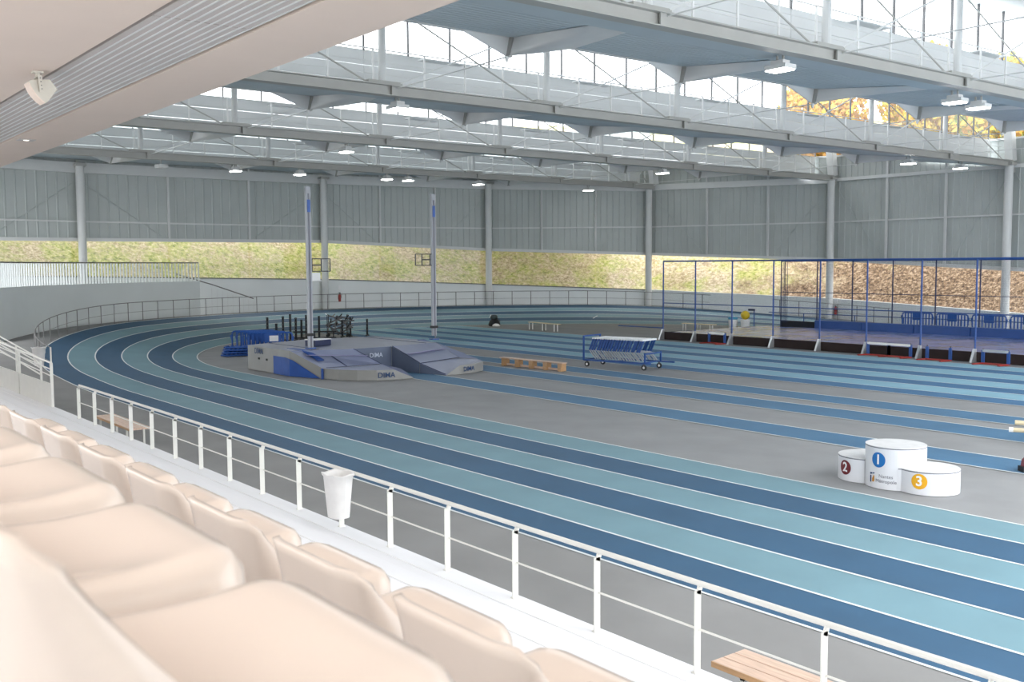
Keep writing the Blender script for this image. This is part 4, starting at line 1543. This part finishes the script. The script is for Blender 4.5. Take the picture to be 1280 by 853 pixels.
# ------------------------------------------------------------------ net cage with covered pit
YC = 39.55
cage = thing('net_cage', 'blue steel cage with nets standing around the covered landing pit', 'cage', (-29, 44, 0.0))
front_x = [-37.5, -35.25, -32.85, -30.35, -27.75, -25.35, -22.8, -20.45, -18.05, -15.6, -13.2]
for x in front_x:
    MB().tube((x, YC, 0.42), (x, YC, 4.16), 0.038, 8).build('post', M_BLUE, cage, world=True)
    g = MB()
    g.add([(x - 0.05, YC - 0.34, 0.009), (x + 0.05, YC - 0.34, 0.009), (x + 0.05, YC + 0.04, 0.009), (x - 0.05, YC + 0.04, 0.009), (x - 0.05, YC - 0.08, 0.55), (x + 0.05, YC - 0.08, 0.55), (x + 0.05, YC + 0.03, 0.55), (x - 0.05, YC + 0.03, 0.55)],
          [(3, 2, 1, 0), (4, 5, 6, 7), (0, 1, 5, 4), (1, 2, 6, 5), (2, 3, 7, 6), (3, 0, 4, 7)])
    g.build('foot', M_ALU, cage, world=True)
for z, r in ((4.16, 0.04), (1.95, 0.022)):
    MB().tube((front_x[0], YC, z), (front_x[-1], YC, z), r, 8).build('top_rail' if z > 4 else 'mid_rail', M_BLUE, cage, world=True)
YB = 48.6
back_x = [-36.75, -34.3, -32.05, -29.65, -27.25, -24.95, -22.6, -20.2, -17.8]
for x in back_x:
    MB().tube((x, YB, 0.3), (x, YB, 4.16), 0.034, 8).build('back_post', M_NAVY, cage, world=True)
MB().tube((back_x[0], YB, 4.14), (back_x[-1], YB, 4.14), 0.034, 8).build('top_rail', M_BLUE, cage, world=True)
MB().tube((back_x[0], YB, 2.35), (back_x[-1], YB, 2.35), 0.018, 8).build('mid_rail', M_NAVY, cage, world=True)
MB().add([(front_x[0], YC, 0.4), (front_x[-1], YC, 0.4), (front_x[-1], YC, 4.14), (front_x[0], YC, 4.14)], [(0, 1, 2, 3)]).build('net', M_NET, cage, world=True)
MB().add([(-34.3, YB, 0.4), (back_x[-1], YB, 0.4), (back_x[-1], YB, 4.12), (-34.3, YB, 4.12)], [(0, 1, 2, 3)]).build('net', M_NET, cage, world=True)
MB().add([(back_x[0], YB, 0.4), (-34.3, YB, 0.4), (-34.3, YB, 4.12), (back_x[0], YB, 4.12)], [(0, 1, 2, 3)]).build('net', M_NET, cage, world=True)
MB().box((-35.55, YB + 0.1, 0.42), (2.35, 0.2, 0.55)).build('dark_pad', M_BLACK, cage, world=True)
# gathered net at the left back corner
gn = MB()
for j in range(7):
    x = back_x[0] + 0.06 + 0.07 * j
    gn.tube((x, YB - 0.05, 0.6), (x + 0.05 * math.sin(j), YB - 0.05, 4.1), 0.012, 5)
o = gn.build('gathered_net', M_NAVY, cage, world=True)
MB().tube((-37.5, YC, 0.62), (-40.6, YC - 0.3, 0.62), 0.03, 8).build('stay_bar', M_BLUE, cage, world=True)

pit = thing('landing_pit', 'pit boarded in dark brown and covered with a blue violet sheet inside the net cage', 'pit', (-28, 44, 0.009))
for i in range(len(front_x) - 1):
    MB().box(((front_x[i] + front_x[i + 1]) / 2, YC + 0.08, 0.215), (front_x[i + 1] - front_x[i] - 0.06, 0.06, 0.41)).build('board', M_BROWN, pit, world=True)
MB().box((-37.5, 43.9, 0.20), (0.06, 8.6, 0.38)).build('board', M_BROWN, pit, world=True)
sh = MB()
rows = []
rs = random.Random(3)
for i in range(50):
    r = []
    for j in range(18):
        x = lerp(-37.45, -13.2, i / 49)
        y = lerp(YC + 0.12, 48.2, j / 17)
        z = 0.39 + (0.0 if j in (0, 17) else 0.025 * math.sin(x * 2.3 + y * 1.1) * math.sin(y * 1.7) + rs.uniform(-0.012, 0.012))
        r.append((x, y, z))
    rows.append(r)
sh.grid(rows)
sh.f = [tuple(reversed(f)) for f in sh.f]
sh.build('cover_sheet', M_SHEET, pit, world=True, smooth=True)
for i in range(7):
    x0, x1 = lerp(-34.2, -13.2, i / 7), lerp(-34.2, -13.2, (i + 1) / 7)
    t = thing('wall_pad', 'blue padded block behind the covered pit, %s from the left' % ORD[i], 'pad', ((x0 + x1) / 2, 48.38, 0.35), group='blue pads behind the pit')
    bevel(MB().box((0, 0, 0.24), (x1 - x0 - 0.03, 0.32, 0.48)).build('cushion', M_BLUEP if False else M_BLUE, t), 0.04)

# low hurdles by the boards
hp_ = [(-24.55, 38.95, 1.0, 'and white board, leftmost of the right group', True),
       (-23.55, 38.95, 1.0, 'with white top board, next to the first one', True),
       (-21.75, 38.85, 1.0, 'without a top board between two cage feet', False),
       (-19.35, 38.75, 1.0, 'with silver top board nearest the right edge', True),
       (-33.55, 38.98, 1.0, 'with white top board standing alone at the left boards', True)]
for k, (x, y, w_, tx, topb) in enumerate(hp_):
    t = thing('low_hurdle', 'low blue hurdle with red base %s' % tx, 'hurdle', (x, y, 0.012), group='low hurdles along the pit boards')
    for sx in (-0.5, 0.5):
        MB().box((sx, 0.28, 0.30), (0.11, 0.08, 0.50)).build('post', M_BLUEP if False else M_BLUE, t)
        MB().bar((sx - 0.12, -0.28, 0.03), (sx + 0.02, 0.30, 0.04), 0.09, 0.05).build('foot', M_RED, t)
        MB().lathe([(0.0, 0.62), (0.02, 0.60), (0.03, 0.55)], (sx, 0.28, 0), 6).build('pin', M_BLACK, t)
    MB().bar((-0.5, 0.16, 0.04), (0.5, 0.16, 0.04), 0.07, 0.06).build('base_bar', M_RED, t)
    if topb:
        MB().box((0, 0.25, 0.53), (1.02, 0.03, 0.09)).build('top_board', M_ALU if k == 3 else M_SIGNW, t)

# buckets behind the cage
for (x, y, lidm, lab, ball) in ((-40.2, 48.5, M_CYAN, 'white bucket with a sky blue lid behind the cage', False), (-39.55, 48.85, M_WHITE, 'white bucket topped by a yellow ball behind the cage', True)):
    t = thing('bucket', lab, 'bucket', (x, y, 0.009))
    MB().lathe([(0, 0), (0.24, 0), (0.28, 0.62), (0, 0.62)], n=16).build('body', M_WHITE, t, smooth=False)
    if not ball:
        MB().lathe([(0.29, 0.62), (0.30, 0.78), (0.0, 0.82)], n=16).build('lid', lidm, t)
    else:
        MB().lathe([(0.285, 0.58), (0.30, 0.60), (0.285, 0.625)], n=16).build('rim', M_WHITE, t)
by = thing('ball', 'yellow ball sitting on the right white bucket', 'ball', (-39.55, 48.85, 0.632))
prof = [(0.27 * math.sin(PI * i / 12), 0.27 - 0.27 * math.cos(PI * i / 12)) for i in range(13)]
MB().lathe(prof, n=20).build('shell', M_YEL, by, smooth=True)
MB().lathe([(0.0, 0.545), (0.03, 0.542), (0.03, 0.535)], n=8).build('valve', M_BLACK, by)
bp_ = thing('marker_post', 'short dark blue post with a cap standing beside the yellow ball', 'post', (-39.0, 49.0, 0.009))
MB().tube((0, 0, 0), (0, 0, 1.22), 0.035, 8).build('stem', M_BLUE, bp_)
MB().bar((-0.42, 0.0, 1.22), (0.03, 0.0, 1.22), 0.10, 0.12).build('cap', M_NAVY, bp_)
MB().box((0, 0, 0.01), (0.25, 0.25, 0.02)).build('base', M_NAVY, bp_)
# blue guide rail through the back of the cage
gr_ = thing('guide_rail', 'thin blue rail on short posts behind the covered pit', 'railing', (-30, 50.2, 0.009))
MB().tube((-39.0, 50.4, 1.05), (-20.0, 50.2, 1.05), 0.025, 8).build('rail', M_BLUE, gr_, world=True)
for x in (-36.4, -33.0, -30.0, -26.8, -23.5, -20.2):
    MB().tube((x, 50.3, 0.009), (x, 50.3, 1.05), 0.028, 8).build('post', M_BLUE, gr_, world=True)

# fire extinguishers
def extinguisher(loc, rz, label):
    t = thing('fire_extinguisher', label, 'fire extinguisher', loc, rz)
    MB().lathe([(0, 0), (0.085, 0.0), (0.09, 0.03), (0.09, 0.46), (0.06, 0.54), (0.03, 0.56), (0.0, 0.56)], n=14).build('cylinder', M_RED, t, smooth=True)
    MB().box((0, 0, 0.60), (0.05, 0.12, 0.07)).build('valve', M_BLACK, t)
    MB().path([(0.0, 0.05, 0.6), (0.02, 0.14, 0.5), (0.02, 0.12, 0.25)], 0.015, 6).build('hose', M_BLACK, t)
    MB().box((-0.02, 0, 0.95), (0.02, 0.22, 0.30)).build('wall_sign', M_SIGNW, t)
    MB().box((-0.10, 0, 0.30), (0.05, 0.10, 0.30)).build('wall_hook', M_DARKSTEEL, t)
    return t


extinguisher((-62.75, 33.9, 1.55), math.radians(8), 'red fire extinguisher on the white end wall beside the column by the left upright')
extinguisher((-40.0, 58.75, 0.55), math.radians(-90), 'red fire extinguisher on the white far wall seen through the net cage')

# objects cut by the right edge: pale beams on a low rest, and a red thing
cb = thing('beam_rest', 'two pale wooden beams poking into the picture at the right edge', 'beam', (-10.2, 22.3, 0.009))
MB().tube((-0.55, 0.35, 0.42), (2.4, 1.6, 0.42), 0.055, 10).build('upper_beam', M_CREAM, cb)
MB().tube((-0.45, 0.05, 0.30), (2.4, 1.2, 0.30), 0.05, 10).build('lower_beam', M_CREAM, cb)
MB().tube((-0.52, 0.02, 0.30), (-0.44, 0.055, 0.30), 0.055, 10).build('white_cap', M_SIGNW, cb)
for u in (0.2, 2.0):
    MB().box((u, 0.30 + 0.42 * u, 0.12), (0.1, 0.6, 0.24)).build('support', M_RAILG, cb)

rb_ = thing('kit_bag', 'maroon and black kit bag half cut by the right edge beside the podium', 'bag', (-8.92, 19.62, 0.009), rz=0.9)
b = MB()
b.lathe([(0.0, 0.0), (0.20, 0.0), (0.24, 0.08), (0.22, 0.22), (0.12, 0.32), (0.0, 0.34)], n=14)
b.build('body', mat('maroon_fabric', (0.20, 0.05, 0.07), 0.7, 0.1, 6), rb_, smooth=True)
MB().path([(-0.12, 0, 0.28), (-0.06, 0, 0.40), (0.06, 0, 0.40), (0.12, 0, 0.28)], 0.018, 6).build('handle', M_BLACK, rb_)
MB().box((-0.2, 0.0, 0.05), (0.12, 0.22, 0.10)).build('side_pocket', M_BLACK, rb_)

# ------------------------------------------------------------------ outdoors
hill = struct('hillside')
rows = []
NB = len(P) - 1
prev = []
rs = random.Random(5)
for i in range(NB):
    for q in range(12 if i < NB - 1 else 13):
        t_ = q / 12
        base = Vector(wall_pt(i, t_, 0, WOFF + 0.25))
        sz = lerp(SILL[i], SILL[i + 1], t_)
        a = wall_pt(i, t_, 0, WOFF)
        b = wall_pt(i, t_, 0, WOFF + 1.0)
        nn = Vector((b[0] - a[0], b[1] - a[1]))
        r = []
        for j, d in enumerate((0.0, 0.6, 1.2, 2.0, 3.0, 4.2, 5.6, 7.2, 9.0, 11.0, 14.0, 18.0, 24.0)):
            z = sz - 0.08 + (0.05 * d if d < 0.7 else 0.035 + 0.80 * (d - 0.6)) - (0.016 * max(0, d - 9) ** 2)
            jit = rs.uniform(-0.07, 0.07) if d > 1 else 0
            r.append((base.x + nn.x * d + jit, base.y + nn.y * d + jit, z + (rs.uniform(-0.08, 0.08) if d > 1 else 0)))
        rows.append(r)
mb = MB().grid(rows)
mb.f = [f for f in mb.f]
mb.build('grass_slope', M_GRASS, hill, smooth=True)
mb = MB()
mb.grid([[r[0], (r[1][0], r[1][1], r[1][2] + 0.03)] for r in rows])
mb.build('kerb', M_WALLW, hill)

fo = thing('garden_fence', 'thin grey post fence on the grass bank outside the window at far left', 'fence', (-70, 14, 6.0))
for k in range(6):
    d_ = px_dir(-8 + 15 * k, 305)
    p = d_ * (76 / math.hypot(d_.x, d_.y))
    MB().bar((p.x, p.y, 4.0), (p.x, p.y, 5.9), 0.05).build('post', M_CHORD, fo, world=True)
d_a, d_b = px_dir(-10, 305), px_dir(68, 305)
pa, pb = d_a * (76 / math.hypot(d_a.x, d_a.y)), d_b * (76 / math.hypot(d_b.x, d_b.y))
MB().bar((pa.x, pa.y, 5.86), (pb.x, pb.y, 5.86), 0.04).build('top_wire', M_CHORD, fo, world=True)

M_LEAF = [mat('leaf_yellow', (0.55, 0.40, 0.05), 0.8, 0.2, 3), mat('leaf_amber', (0.50, 0.27, 0.07), 0.8, 0.2, 3), mat('leaf_green', (0.20, 0.24, 0.06), 0.8, 0.2, 3)]
M_TRUNK = mat('bark', (0.09, 0.07, 0.055), 0.9, 0.2, 6)
for k, (x, y, z, h, lab) in enumerate(((-46.0, 65.5, 3.5, 15.5, 'amber autumn tree outside, seen through the high glazing at right'),
                                       (-40.0, 69.5, 4.0, 16.5, 'yellow autumn tree outside, seen through the high glazing between two posts'),
                                       (-33.0, 67.0, 3.6, 14.0, 'yellow green autumn tree outside, seen through the high glazing at its far right'))):
    t = thing('autumn_tree', lab, 'tree', (x, y, z), group=None)
    MB().tube((0, 0, -0.5), (0.1, 0, h * 0.7), 0.22, 8, 0.07).build('trunk', M_TRUNK, t)
    rs = random.Random(20 + k)
    lf = MB()
    for i in range(4200):
        u, v, w_ = rs.gauss(0, 1), rs.gauss(0, 1), rs.gauss(0, 1)
        l_ = math.sqrt(u * u + v * v + w_ * w_) or 1
        r = 3.4 * rs.random() ** 0.4
        cx, cy, cz = u / l_ * r, v / l_ * r, h * 0.72 + w_ / l_ * r * 1.15
        a, s_ = rs.uniform(0, 6.28), rs.uniform(0.14, 0.30)
        ca, sa = math.cos(a) * s_, math.sin(a) * s_
        lf.add([(cx - ca, cy - sa, cz - s_ * 0.6), (cx + ca, cy + sa, cz - s_ * 0.3), (cx + ca * 0.5 - sa * 0.5, cy + sa * 0.5 + ca * 0.5, cz + s_)], [(0, 1, 2)], mi=rs.choice((0, 0, 1, 2)) if k == 2 else rs.choice((0, 0, 1)) if k else rs.choice((1, 1, 0)))
    o = lf.build('foliage', M_LEAF, t)
    br_ = MB()
    for i in range(7):
        a = rs.uniform(0, 6.28)
        br_.tube((0.05, 0, h * (0.35 + 0.05 * i)), (2.2 * math.cos(a), 2.2 * math.sin(a), h * (0.55 + 0.05 * i)), 0.07, 5, 0.02)
    br_.build('branches', M_TRUNK, t)
